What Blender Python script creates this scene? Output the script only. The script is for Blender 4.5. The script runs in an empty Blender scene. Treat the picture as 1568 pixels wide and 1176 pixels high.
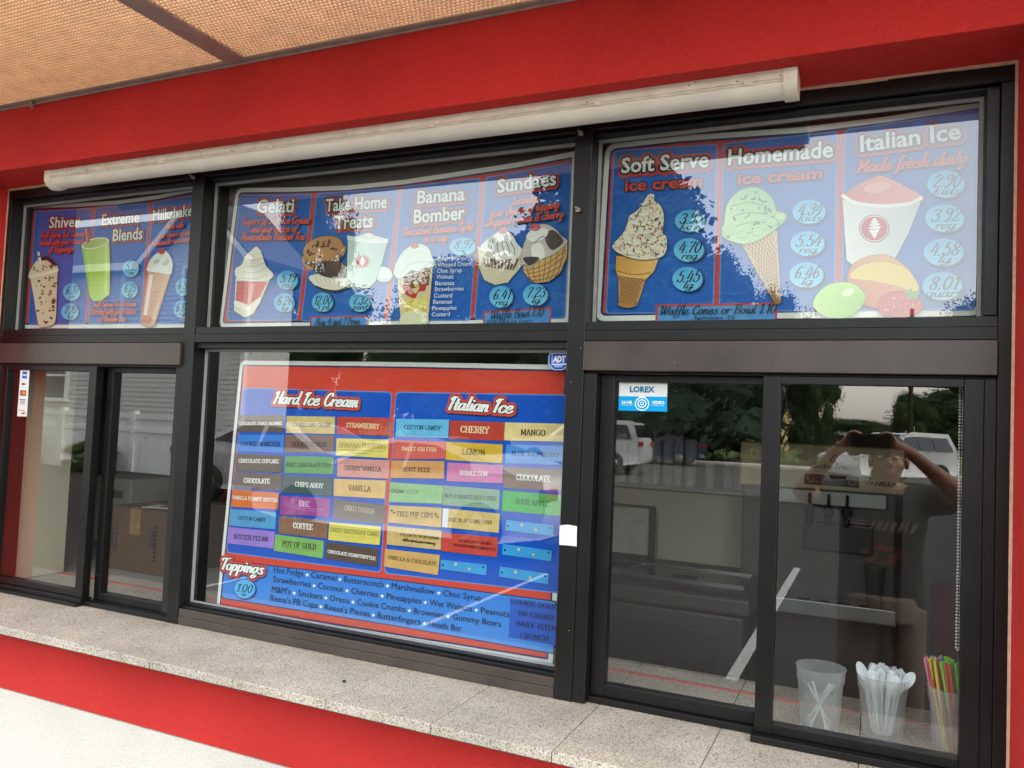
import bpy, bmesh, math, random
from mathutils import Vector, Matrix
from mathutils.geometry import tessellate_polygon
random.seed(7)
scene = bpy.context.scene
COL = scene.collection

# ------------------------------------------------------------------ camera
# world: X right along the shop front, Y into the shop (0 = face of the window frame), Z up
CAM_LOC = Vector((0.0, -1.9, 1.64))
RGT = Vector((0.90908975, 0.41446059, 0.04216918))
DWN = Vector((0.01915054, 0.05954018, -0.9980422))
FWD = Vector((-0.41615992, 0.9081175, 0.04619023))
cam_data = bpy.data.cameras.new("camera")
cam = bpy.data.objects.new("camera", cam_data)
COL.objects.link(cam)
rot = Matrix((RGT, -DWN, -FWD)).transposed()
cam.matrix_world = Matrix.Translation(CAM_LOC) @ rot.to_4x4()
cam_data.sensor_fit = 'HORIZONTAL'
cam_data.sensor_width = 36.0
cam_data.lens = 36.0 * 1218.92 / 1568.0
cam_data.clip_start = 0.01
cam_data.clip_end = 2000
scene.camera = cam

# ------------------------------------------------------------------ sky, sun, exposure
SUN_EL, SUN_AZ = math.radians(52), math.radians(86)
world = bpy.data.worlds.new("World")
scene.world = world
world.use_nodes = True
wn, wl = world.node_tree.nodes, world.node_tree.links
wn.clear()
w_out = wn.new('ShaderNodeOutputWorld')
w_bg = wn.new('ShaderNodeBackground')
w_sky = wn.new('ShaderNodeTexSky')
w_sky.sky_type = 'NISHITA'
w_sky.sun_disc = False
w_sky.sun_elevation = SUN_EL
w_sky.sun_rotation = SUN_AZ
w_sky.air_density = 2.0
w_sky.dust_density = 1.2
w_hsv = wn.new('ShaderNodeHueSaturation')      # a milky, mostly overcast sky
w_hsv.inputs['Saturation'].default_value = 0.3
w_bg.inputs['Strength'].default_value = 0.15
wl.new(w_sky.outputs[0], w_hsv.inputs['Color'])
wl.new(w_hsv.outputs[0], w_bg.inputs['Color'])
wl.new(w_bg.outputs[0], w_out.inputs['Surface'])
sun_data = bpy.data.lights.new("sun", 'SUN')
sun_data.energy = 0.9
sun_data.angle = math.radians(25)
sun_data.color = (1.0, 0.95, 0.88)
sun = bpy.data.objects.new("sun", sun_data)
COL.objects.link(sun)
sd = Vector((math.sin(SUN_AZ) * math.cos(SUN_EL), math.cos(SUN_AZ) * math.cos(SUN_EL), math.sin(SUN_EL)))
sun.rotation_euler = sd.to_track_quat('Z', 'Y').to_euler()
sun.location = (0, 0, 12)
scene.view_settings.view_transform = 'Standard'
scene.view_settings.look = 'None'
scene.view_settings.gamma = 1.0
scene.view_settings.exposure = 2.3
scene.render.engine = 'CYCLES'
scene.cycles.max_bounces = 10
scene.cycles.diffuse_bounces = 4
scene.cycles.glossy_bounces = 4
scene.cycles.transparent_max_bounces = 16
scene.cycles.use_denoising = True

# ------------------------------------------------------------------ helpers
def lin(r, g=None, b=None):
    if g is None:
        r, g, b = r
    f = lambda c: (c / 255 / 12.92) if c / 255 <= 0.04045 else ((c / 255 + 0.055) / 1.055) ** 2.4
    return (f(r), f(g), f(b), 1.0)

def at(px, py, y=0.0):
    """photo pixel -> point on the vertical plane Y = y"""
    d = RGT * ((px - 784) / 1218.92) + DWN * ((py - 588) / 1218.92) + FWD
    return CAM_LOC + d * ((y - CAM_LOC.y) / d.y)

def tag(o, label=None, cat=None, group=None, kind=None):
    if label: o['label'] = label
    if cat: o['category'] = cat
    if group: o['group'] = group
    if kind: o['kind'] = kind
    return o

def thing(name, label, cat, loc=(0, 0, 0), group=None):
    o = bpy.data.objects.new(name, None)
    o.empty_display_size = 0.05
    o.location = loc
    COL.objects.link(o)
    return tag(o, label, cat, group)

def wloc(o):
    p = Vector((0, 0, 0))
    while o is not None:
        p += o.location
        o = o.parent
    return p

def frac(v):
    return v - math.floor(v)

class MB:
    """collects simple shapes into one mesh (world coordinates)"""
    def __init__(self):
        self.v, self.f, self.m, self.s = [], [], [], []
    def add(self, vs, fs, mat=0, smooth=False):
        o = len(self.v)
        self.v += [tuple(p) for p in vs]
        for f in fs:
            self.f.append(tuple(i + o for i in f)); self.m.append(mat); self.s.append(smooth)
    def box(self, x0, x1, y0, y1, z0, z1, mat=0):
        self.add([(x0, y0, z0), (x1, y0, z0), (x1, y1, z0), (x0, y1, z0), (x0, y0, z1), (x1, y0, z1), (x1, y1, z1), (x0, y1, z1)],
                 [(0, 3, 2, 1), (4, 5, 6, 7), (0, 1, 5, 4), (1, 2, 6, 5), (2, 3, 7, 6), (3, 0, 4, 7)], mat)
    def obox(self, c, ax, ay, az, mat=0):
        """box from centre and three half-axis vectors"""
        c, ax, ay, az = Vector(c), Vector(ax), Vector(ay), Vector(az)
        vs = [c + sx * ax + sy * ay + sz * az for sz in (-1, 1) for sx, sy in ((-1, -1), (1, -1), (1, 1), (-1, 1))]
        self.add(vs, [(0, 3, 2, 1), (4, 5, 6, 7), (0, 1, 5, 4), (1, 2, 6, 5), (2, 3, 7, 6), (3, 0, 4, 7)], mat)
    def prism(self, poly, y0, y1, mat=0):
        """poly: list of (x, z); front face at y0 (towards the viewer), back at y1"""
        n = len(poly)
        vs = [(x, y0, z) for x, z in poly] + [(x, y1, z) for x, z in poly]
        tri = tessellate_polygon([[Vector((x, z, 0)) for x, z in poly]])
        fs = []
        for a, b, c in tri:
            A, B, Cc = poly[a], poly[b], poly[c]
            cr = (B[0] - A[0]) * (Cc[1] - A[1]) - (B[1] - A[1]) * (Cc[0] - A[0])
            if cr < 0: b, c = c, b
            fs.append((a, b, c)); fs.append((a + n, c + n, b + n))
        ar = sum(poly[i][0] * poly[(i + 1) % n][1] - poly[(i + 1) % n][0] * poly[i][1] for i in range(n))
        for i in range(n):
            j = (i + 1) % n
            fs.append((i, i + n, j + n, j) if ar > 0 else (i, j, j + n, i + n))
        self.add(vs, fs, mat)
    def sweep(self, prof, x0, x1, mat=0, smooth=False):
        """closed profile of (y, z) swept along X"""
        n = len(prof)
        vs = [(x0, y, z) for y, z in prof] + [(x1, y, z) for y, z in prof]
        fs = [(i, (i + 1) % n, (i + 1) % n + n, i + n) for i in range(n)]
        self.add(vs, fs, mat, smooth)
        self.add(vs[:n], [tuple(range(n))[::-1]], mat)
        self.add(vs[n:], [tuple(range(n))], mat)
    def tube(self, pts, r, n=8, mat=0, cap=True, smooth=True):
        pts = [Vector(p) for p in pts]
        rs = r if isinstance(r, (list, tuple)) else [r] * len(pts)
        vs, fs = [], []
        up = None
        for i, p in enumerate(pts):
            t = (pts[min(i + 1, len(pts) - 1)] - pts[max(i - 1, 0)]).normalized()
            if up is None:
                up = t.orthogonal().normalized()
            up = (up - t * up.dot(t))
            up = up.normalized() if up.length > 1e-6 else t.orthogonal().normalized()
            si = t.cross(up)
            for k in range(n):
                a = 2 * math.pi * k / n
                vs.append(p + (up * math.cos(a) + si * math.sin(a)) * rs[i])
        for i in range(len(pts) - 1):
            for k in range(n):
                fs.append((i * n + k, i * n + (k + 1) % n, (i + 1) * n + (k + 1) % n, (i + 1) * n + k))
        self.add(vs, fs, mat, smooth)
        if cap:
            o = len(self.v) - len(vs)
            self.f.append(tuple(o + k for k in range(n))[::-1]); self.m.append(mat); self.s.append(False)
            e = o + (len(pts) - 1) * n
            self.f.append(tuple(e + k for k in range(n))); self.m.append(mat); self.s.append(False)
    def lathe(self, prof, c, n=32, mat=0, smooth=True, tilt=None):
        c = Vector(c)
        vs, fs = [], []
        for r, z in prof:
            for k in range(n):
                a = 2 * math.pi * k / n
                p = Vector((r * math.cos(a), r * math.sin(a), z))
                if tilt: p = tilt @ p
                vs.append(c + p)
        for i in range(len(prof) - 1):
            for k in range(n):
                fs.append((i * n + k, i * n + (k + 1) % n, (i + 1) * n + (k + 1) % n, (i + 1) * n + k))
        self.add(vs, fs, mat, smooth)
    def ball(self, c, r, n=10, mat=0):
        c = Vector(c); rx, ry, rz = r if isinstance(r, (tuple, list)) else (r, r, r)
        vs = [c + Vector((0, 0, -rz))]
        for i in range(1, n):
            t = -math.pi / 2 + math.pi * i / n
            for k in range(2 * n):
                a = math.pi * k / n
                vs.append(c + Vector((rx * math.cos(t) * math.cos(a), ry * math.cos(t) * math.sin(a), rz * math.sin(t))))
        vs.append(c + Vector((0, 0, rz)))
        m = 2 * n; fs = []
        for k in range(m): fs.append((0, 1 + (k + 1) % m, 1 + k))
        for i in range(n - 2):
            for k in range(m):
                fs.append((1 + i * m + k, 1 + i * m + (k + 1) % m, 1 + (i + 1) * m + (k + 1) % m, 1 + (i + 1) * m + k))
        L = len(vs) - 1
        for k in range(m): fs.append((1 + (n - 2) * m + k, 1 + (n - 2) * m + (k + 1) % m, L))
        self.add(vs, fs, mat, True)
    def build(self, name, mats, parent=None, bevel=0.0, seg=2, loc=None):
        off = wloc(parent) if parent is not None else Vector((0, 0, 0))
        if parent is None and loc is not None: off = Vector(loc)
        me = bpy.data.meshes.new(name)
        me.from_pydata([tuple(Vector(p) - off) for p in self.v], [], self.f)
        if not isinstance(mats, (list, tuple)): mats = [mats]
        for m in mats: me.materials.append(m)
        for p, mi, s in zip(me.polygons, self.m, self.s):
            p.material_index = mi; p.use_smooth = s
        me.update()
        o = bpy.data.objects.new(name, me)
        COL.objects.link(o)
        if parent is not None: o.parent = parent
        elif loc is not None: o.location = loc
        if bevel:
            b = o.modifiers.new("bevel", 'BEVEL'); b.width = bevel; b.segments = seg; b.limit_method = 'ANGLE'; b.angle_limit = math.radians(40)
        return o

# ------------------------------------------------------------------ materials
def newmat(name):
    m = bpy.data.materials.new(name); m.use_nodes = True
    nt = m.node_tree
    return m, nt.nodes, nt.links, nt.nodes['Principled BSDF']

def plain(name, col, rough=0.5, metal=0.0, spec=0.5, noise=0.0, scale=30.0, bump=0.0, bscale=200.0, coat=0.0, sub=0.0):
    """principled surface; noise = relative wear variation of the colour, bump = surface grain"""
    m, n, l, b = newmat(name)
    c = lin(col)
    b.inputs['Base Color'].default_value = c
    b.inputs['Roughness'].default_value = rough
    b.inputs['Metallic'].default_value = metal
    b.inputs['Specular IOR Level'].default_value = spec
    b.inputs['Coat Weight'].default_value = coat
    if noise or bump:
        tc = n.new('ShaderNodeTexCoord')
    if noise:
        t = n.new('ShaderNodeTexNoise'); t.inputs['Scale'].default_value = scale; t.inputs['Detail'].default_value = 5
        l.new(tc.outputs['Object'], t.inputs['Vector'])
        r = n.new('ShaderNodeValToRGB')
        r.color_ramp.elements[0].position = 0.3; r.color_ramp.elements[1].position = 0.7
        r.color_ramp.elements[0].color = tuple(max(0, x * (1 - noise)) for x in c[:3]) + (1,)
        r.color_ramp.elements[1].color = tuple(min(1, x * (1 + noise)) for x in c[:3]) + (1,)
        l.new(t.outputs['Fac'], r.inputs[0]); l.new(r.outputs[0], b.inputs['Base Color'])
        rr = n.new('ShaderNodeMapRange'); rr.inputs['To Min'].default_value = max(0.02, rough - 0.1); rr.inputs['To Max'].default_value = min(1, rough + 0.1)
        l.new(t.outputs['Fac'], rr.inputs[0]); l.new(rr.outputs[0], b.inputs['Roughness'])
    if bump:
        t2 = n.new('ShaderNodeTexNoise'); t2.inputs['Scale'].default_value = bscale; t2.inputs['Detail'].default_value = 3
        l.new(tc.outputs['Object'], t2.inputs['Vector'])
        bp = n.new('ShaderNodeBump'); bp.inputs['Strength'].default_value = bump; bp.inputs['Distance'].default_value = 0.004
        l.new(t2.outputs['Fac'], bp.inputs['Height']); l.new(bp.outputs[0], b.inputs['Normal'])
    return m

def granite_mat(name, cols, scale=380.0, rough=0.55):
    m, n, l, b = newmat(name)
    tc = n.new('ShaderNodeTexCoord')
    v = n.new('ShaderNodeTexVoronoi'); v.inputs['Scale'].default_value = scale
    l.new(tc.outputs['Object'], v.inputs['Vector'])
    r = n.new('ShaderNodeValToRGB'); r.color_ramp.interpolation = 'CONSTANT'
    sep = n.new('ShaderNodeSeparateColor'); l.new(v.outputs['Color'], sep.inputs[0])
    e = r.color_ramp.elements
    e[0].position = 0; e[0].color = lin(cols[0]); e[1].position = 0.12; e[1].color = lin(cols[1])
    for k, c in enumerate(cols[2:]):
        x = e.new(0.12 + 0.88 * (k + 1) / (len(cols) - 1)); x.color = lin(c)
    l.new(sep.outputs[0], r.inputs[0])
    big = n.new('ShaderNodeTexNoise'); big.inputs['Scale'].default_value = 7; big.inputs['Detail'].default_value = 6
    l.new(tc.outputs['Object'], big.inputs['Vector'])
    mr = n.new('ShaderNodeMapRange'); mr.inputs['From Min'].default_value = 0.3; mr.inputs['From Max'].default_value = 0.7
    mr.inputs['To Min'].default_value = 0.76; mr.inputs['To Max'].default_value = 1.06
    l.new(big.outputs['Fac'], mr.inputs[0])
    mx = n.new('ShaderNodeMix'); mx.data_type = 'RGBA'; mx.blend_type = 'MULTIPLY'; mx.inputs[0].default_value = 1
    l.new(r.outputs[0], mx.inputs[6]); l.new(mr.outputs[0], mx.inputs[7]); l.new(mx.outputs[2], b.inputs['Base Color'])
    b.inputs['Roughness'].default_value = rough
    bp = n.new('ShaderNodeBump'); bp.inputs['Strength'].default_value = 0.25; bp.inputs['Distance'].default_value = 0.001
    l.new(sep.outputs[1], bp.inputs['Height']); l.new(bp.outputs[0], b.inputs['Normal'])
    return m

def glass_mat(name, f0, tint=(0.93, 0.97, 0.95)):
    """double glazing as one sheet: clear, with the mirror share rising towards grazing angles"""
    m, n, l, b = newmat(name)
    n.remove(b)
    out = n['Material Output']
    geo = n.new('ShaderNodeNewGeometry')
    dot = n.new('ShaderNodeVectorMath'); dot.operation = 'DOT_PRODUCT'
    l.new(geo.outputs['Normal'], dot.inputs[0]); l.new(geo.outputs['Incoming'], dot.inputs[1])
    ab = n.new('ShaderNodeMath'); ab.operation = 'ABSOLUTE'; l.new(dot.outputs['Value'], ab.inputs[0])
    om = n.new('ShaderNodeMath'); om.operation = 'SUBTRACT'; om.inputs[0].default_value = 1; l.new(ab.outputs[0], om.inputs[1])
    pw = n.new('ShaderNodeMath'); pw.operation = 'POWER'; pw.inputs[1].default_value = 5; l.new(om.outputs[0], pw.inputs[0])
    ma = n.new('ShaderNodeMath'); ma.operation = 'MULTIPLY_ADD'; ma.inputs[1].default_value = 1 - f0; ma.inputs[2].default_value = f0
    l.new(pw.outputs[0], ma.inputs[0])
    tr = n.new('ShaderNodeBsdfTransparent'); tr.inputs[0].default_value = (*tint, 1)
    gl = n.new('ShaderNodeBsdfGlossy'); gl.inputs['Roughness'].default_value = 0.0
    mx = n.new('ShaderNodeMixShader')
    l.new(ma.outputs[0], mx.inputs[0]); l.new(tr.outputs[0], mx.inputs[1]); l.new(gl.outputs[0], mx.inputs[2])
    l.new(mx.outputs[0], out.inputs['Surface'])
    return m

def stucco(name, c, fine=0.16, big=0.12, scale=420, bump=0.8):
    """sprayed stucco: fine grain in colour and relief, broad fading, a few paler scuffs"""
    m, n, l, b = newmat(name)
    tc = n.new('ShaderNodeTexCoord')
    def noise(s, d, lo, hi, a0=0.3, a1=0.7):
        t = n.new('ShaderNodeTexNoise'); t.inputs['Scale'].default_value = s; t.inputs['Detail'].default_value = d; l.new(tc.outputs['Object'], t.inputs['Vector'])
        r = n.new('ShaderNodeMapRange'); r.inputs['From Min'].default_value = a0; r.inputs['From Max'].default_value = a1; r.inputs['To Min'].default_value = lo; r.inputs['To Max'].default_value = hi
        l.new(t.outputs['Fac'], r.inputs[0]); return t, r
    t1, r1 = noise(scale, 3, 1 - fine, 1 + fine); t2, r2 = noise(2.2, 6, 1 - big, 1 + big); t3, r3 = noise(34, 4, 0, 0.35, 0.70, 0.80)
    mul = n.new('ShaderNodeMath'); mul.operation = 'MULTIPLY'; l.new(r1.outputs[0], mul.inputs[0]); l.new(r2.outputs[0], mul.inputs[1])
    mx = n.new('ShaderNodeMix'); mx.data_type = 'RGBA'; mx.blend_type = 'MULTIPLY'; mx.inputs[0].default_value = 1; mx.inputs[6].default_value = lin(c); l.new(mul.outputs[0], mx.inputs[7])
    m2 = n.new('ShaderNodeMix'); m2.data_type = 'RGBA'; m2.inputs[7].default_value = lin(tuple(min(255, v + 40) for v in c)); l.new(r3.outputs[0], m2.inputs[0]); l.new(mx.outputs[2], m2.inputs[6])
    l.new(m2.outputs[2], b.inputs['Base Color']); b.inputs['Roughness'].default_value = 0.88; b.inputs['Specular IOR Level'].default_value = 0.3
    bp = n.new('ShaderNodeBump'); bp.inputs['Strength'].default_value = bump; bp.inputs['Distance'].default_value = 0.004; l.new(t1.outputs['Fac'], bp.inputs['Height']); l.new(bp.outputs[0], b.inputs['Normal'])
    return m
M_RED = stucco('red_stucco', (204, 50, 45))
M_WHITE = stucco('white_stucco', (216, 209, 198), 0.10, 0.07, 260, 0.9)
M_CAULK = plain('beige_caulk', (222, 190, 160), 0.8, noise=0.15, scale=60)
M_FRAME = plain('bronze_aluminium', (12, 11, 11), 0.4, noise=0.3, scale=14, spec=0.42)
M_FRAME_LIT = plain('bronze_aluminium_lit', (66, 56, 51), 0.34, noise=0.18, scale=10, spec=0.6)  # same bronze as the frame, with reflected light put into the colour
for _m in (M_FRAME, M_FRAME_LIT):
    _n, _l = _m.node_tree.nodes, _m.node_tree.links
    _b = _n['Principled BSDF']; _src = _b.inputs['Base Color'].links[0].from_socket
    _tc = _n.new('ShaderNodeTexCoord'); _v = _n.new('ShaderNodeTexVoronoi'); _v.inputs['Scale'].default_value = 46; _l.new(_tc.outputs['Object'], _v.inputs['Vector'])
    _s = _n.new('ShaderNodeSeparateColor'); _l.new(_v.outputs['Color'], _s.inputs[0])
    _a = _n.new('ShaderNodeMath'); _a.operation = 'LESS_THAN'; _a.inputs[1].default_value = 0.055; _l.new(_v.outputs['Distance'], _a.inputs[0])
    _c = _n.new('ShaderNodeMath'); _c.operation = 'GREATER_THAN'; _c.inputs[1].default_value = 0.86; _l.new(_s.outputs[0], _c.inputs[0])
    _p = _n.new('ShaderNodeMath'); _p.operation = 'MULTIPLY'; _l.new(_a.outputs[0], _p.inputs[0]); _l.new(_c.outputs[0], _p.inputs[1])
    _x = _n.new('ShaderNodeMix'); _x.data_type = 'RGBA'; _x.inputs[7].default_value = lin((170, 166, 160)); _l.new(_p.outputs[0], _x.inputs[0]); _l.new(_src, _x.inputs[6]); _l.new(_x.outputs[2], _b.inputs['Base Color'])
M_GASKET = plain('grey_rubber_gasket', (150, 150, 148), 0.6, noise=0.1, scale=40)
M_BLACK = plain('black_rubber', (16, 16, 17), 0.6, noise=0.2, scale=40)
M_GRAN = granite_mat('beige_granite', [(116, 107, 98), (186, 174, 156), (197, 187, 170), (172, 160, 143), (208, 199, 184)])
M_JOINT = plain('dark_joint', (92, 86, 80), 0.9, noise=0.2)
M_GLASS = glass_mat('window_glass', 0.15)
M_CREAM = plain('cream_enamel', (230, 222, 204), 0.45, noise=0.12, scale=26)
M_DIFF = plain('cream_acrylic', (232, 226, 212), 0.35, noise=0.09, scale=9)
def translucent_mat(name, c, c2, share):
    m = plain(name, c, 0.6, noise=0.08, scale=20)
    n, l = m.node_tree.nodes, m.node_tree.links
    t = n.new('ShaderNodeBsdfTranslucent'); t.inputs[0].default_value = lin(c2)
    mx = n.new('ShaderNodeMixShader'); mx.inputs[0].default_value = share
    l.new(n['Principled BSDF'].outputs[0], mx.inputs[1]); l.new(t.outputs[0], mx.inputs[2]); l.new(mx.outputs[0], n['Material Output'].inputs['Surface'])
    return m
M_MESH = translucent_mat('amber_diffuser', (244, 230, 204), (246, 232, 206), 0.5)
M_MESHD = plain('tan_lattice', (228, 198, 162), 0.6, noise=0.1, scale=20)
M_RAIL = plain('grey_brown_metal', (168, 152, 142), 0.45, metal=0.3, noise=0.15, scale=18)

def m_print():
    m, n, l, b = newmat('printed_ink')
    a = n.new('ShaderNodeVertexColor'); a.layer_name = 'Col'
    l.new(a.outputs['Color'], b.inputs['Base Color'])
    b.inputs['Roughness'].default_value = 0.3
    b.inputs['Specular IOR Level'].default_value = 0.3
    return m
M_PRINT = m_print()
# ------------------------------------------------------------------ lettering
def catmull(pts, closed=False, n=6):
    out = []
    N = len(pts)
    rng = range(N) if closed else range(N - 1)
    g = (lambda i: pts[i % N]) if closed else (lambda i: pts[min(max(i, 0), N - 1)])
    for i in rng:
        p0, p1, p2, p3 = g(i - 1), g(i), g(i + 1), g(i + 2)
        for k in range(n):
            t = k / n
            out.append(tuple(0.5 * (2 * p1[d] + (p2[d] - p0[d]) * t + (2 * p0[d] - 5 * p1[d] + 4 * p2[d] - p3[d]) * t * t
                             + (3 * p1[d] - p0[d] - 3 * p2[d] + p3[d]) * t ** 3) for d in (0, 1)))
    if not closed: out.append(tuple(pts[-1]))
    return out

SCRIPT = {  # pen paths of a brush script, x-height 10, capitals 19; 'advance|stroke;stroke'
'a':'10.5|8,9 5,10 2,8 1,4 2.5,.5 5,1 7.5,5 8.5,10;8.5,10 8,3 9,.3 11,1.5','b':'10|4,20 2.5,8 2.5,2 4,0 7,1 8.5,5 7.5,9 5,9.5 3,7',
'c':'9|8,8 7,10 4,9.5 1.5,6 1.5,2.5 4,0 7,.8 9,3','d':'10.5|8,9 5,10 2,8 1,4 2.5,.5 5,1 7.5,5 8.5,9;10,20 8.5,8 8,3 9,.3 11,1.5',
'e':'9.3|2,4 5,5 7.5,7.5 6.5,10 4,9.5 1.5,6 1.5,2.5 4,0 7,.8 9.5,3','f':'7|9,18 7.5,20 5.5,18 4,8 3,-3 1.5,-7;1.5,9.5 8,9.5',
'g':'10.5|8,9 5,10 2,8 1,4 2.5,.5 5,1 7.5,5 8.5,10;8.5,10 7.5,0 6,-6 3,-8 1,-6 2.5,-3.5 7,-1 11,2',
'h':'10.3|3.5,20 2.5,10 1.8,0;2,5 5,9 7.5,9.5 8,7 7.3,2 8.3,.3 10.5,1.5','i':'5|2.5,10 2,3 3,.3 5,1.5;3.2,14 3.5,15',
'k':'9.5|3.5,20 2.5,10 1.8,0;8,10 2.5,5 5,4 7,.5 9.5,1','l':'5|3.8,20 2.5,8 2.3,2.5 3.3,.3 5.2,1.5',
'm':'13.5|2,10 2,5 1.6,0;2,5 4.5,9.5 6.5,9 6,0;6.3,5 9,9.5 11,9 10.6,2 11.6,.3 13.5,1.5','n':'10|2,10 1.6,0;2,5 5,9.5 7.5,9 7,2 8,.3 10,1.5',
'o':'9.3|5,10 2,8 1.3,4 3,.3 6,.8 8.2,5 7.3,9 5,10','p':'10|2.5,10 1.5,0 .8,-8;2,6 5,10 8,8.5 8,4 6,.5 3.5,.3 2,2','r':'7.5|2,10 1.6,0;2,5 4,9 7,10 7.5,8.5',
's':'8|7,8.5 5.5,10 3,8.8 3.5,6.5 6,4 6.3,1.5 4,0 1,1.2','t':'6.3|4,16 2.8,6 2.8,2 4,.2 6.5,1.5;1,10 6.5,10.3','u':'10|2,10 1.7,3 3.5,.3 6.5,3 8,10;8,10 7.4,2.5 8.3,.3 10.3,1.5',
'v':'8.5|1.5,10 2.5,4 3.5,.3 6.5,4 8,10','w':'13|1.5,10 2,3 3.5,.3 6,3 7,9;7,9 7,2.5 9,.3 12,4 12.5,10','x':'9|1.5,9.5 3,9 6,1 8.5,.8;8,9.5 2,.5',
'y':'9.5|2,10 1.8,4 3.5,1 6,2.5 8,10;8,10 7,0 5.5,-6 2.5,-8 1,-6 3,-3 10,1.5','z':'9|2,9.5 8,10;8,10 1.5,.5;1.5,.5 8.5,.8','q':'10|8,9 5,10 2,8 1,4 2.5,.5 5,1 7.5,5 8.5,10;8.5,10 7.5,0 7,-8',
'S':'11|11,15 10,19 6,19 3.5,16 4.5,12 8.5,8.5 9,4 6,0 2,1 1,4','I':'7.5|6,19 4,10 3,0;1.5,15 3.5,18.5 6,19 9,18.5','C':'11.5|11,15 10,19 6.5,18.5 3,12 2.5,5 5,0 9,1 11.5,5',
'T':'10|8,19 6,8 5,0;1,15 2.5,18.5 8,18.5 14,19.5','H':'13|4.5,19 3.5,8 2,0;12,19 10.5,8 10,2 11,.3 13,1.5;3,9 11,10;1,16 4.5,19','L':'10.5|5,19 4,6 3,1;1,15 2.5,18.5 5,19;1,1.5 4,.5 9,0 11,3',
'B':'11.5|4,19 3,8 2,0;1,16 5,19 10,18.5 10.5,13 5,10;5,10 10.5,8.5 10,2 6,0 2,1','M':'16|3,0 4.5,10 5,19;5,19 8,6;8,6 14,19;14,19 13,6 13,1.5 14.5,.3 16,1.5;1.5,16 5,19',
'W':'17.5|2,16 4,19 3.5,8 4.5,.3;4.5,.3 9,8 10.5,18;10.5,18 10,8 11,.3;11,.3 16,9 18,19','D':'13.5|5,19 4,8 3,1;1,16 6,19 11,17 13,10 10,2 5,0 2,1','F':'10|5,19 4,8 3,0;1,15 3,18.5 13,19;3.5,10 9,10.5',
'E':'11|10,16 8,19 4.5,17.5 4.5,12 8,10.5;8,10.5 3.5,9 2.5,4 5,0 9,1 11,4',
'0':'11.5|6,19 3,15 2,8 3.5,1 6,0 9,5 10,12 8.5,18 6,19','1':'7|2,15 6,19;6,19 5,8 4,0','2':'11|2.5,15 5,19 9,18 9.5,14 6,8 1.5,1;1.5,1 6,.8 10,2','3':'11|2.5,16 6,19 9.5,16.5 8.5,12 5,10.5;5,10.5 9,9 9,4 6,0 2,1.5 1.5,4',
'4':'11|7,19 1.5,6;1.5,6 10.5,6;9,14 7,0','5':'11|10.5,19 5,19;5,19 3.5,11;3.5,11 7,12 9.5,9 9,3 5.5,0 2,1.5 1.5,4','6':'11|9.5,17 7,19 3.5,13 2,5 4,0 7.5,1.5 9,6 7,10 4,8.5 2.5,5',
'7':'10|2,17 4,19 10.5,18.5;10.5,18.5 6,9 4,0','8':'11|6,10 9.5,14 8.5,18.5 5,18.5 3.5,14.5 6,10 9,6 7.5,.5 4,.5 2,5 6,10','9':'11|9.5,15 7,11 4,11.5 3,15.5 5,19 8,18.5 9.8,15 8.5,6 5,0 2,1.5',
'.':'4.5|2,0 2.3,1','&':'12|10,8 6,0 3,0 1.5,4 4,9 7.5,14 6.5,18.5 4,17 4,13 10.5,.5','@':'14|9,9 6,10 4,7 5,4 8,5 9,10 9,4 12,4 13,9 10,14 5,14 1,8 3,1 8,-1',' ':'6|'}
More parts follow.
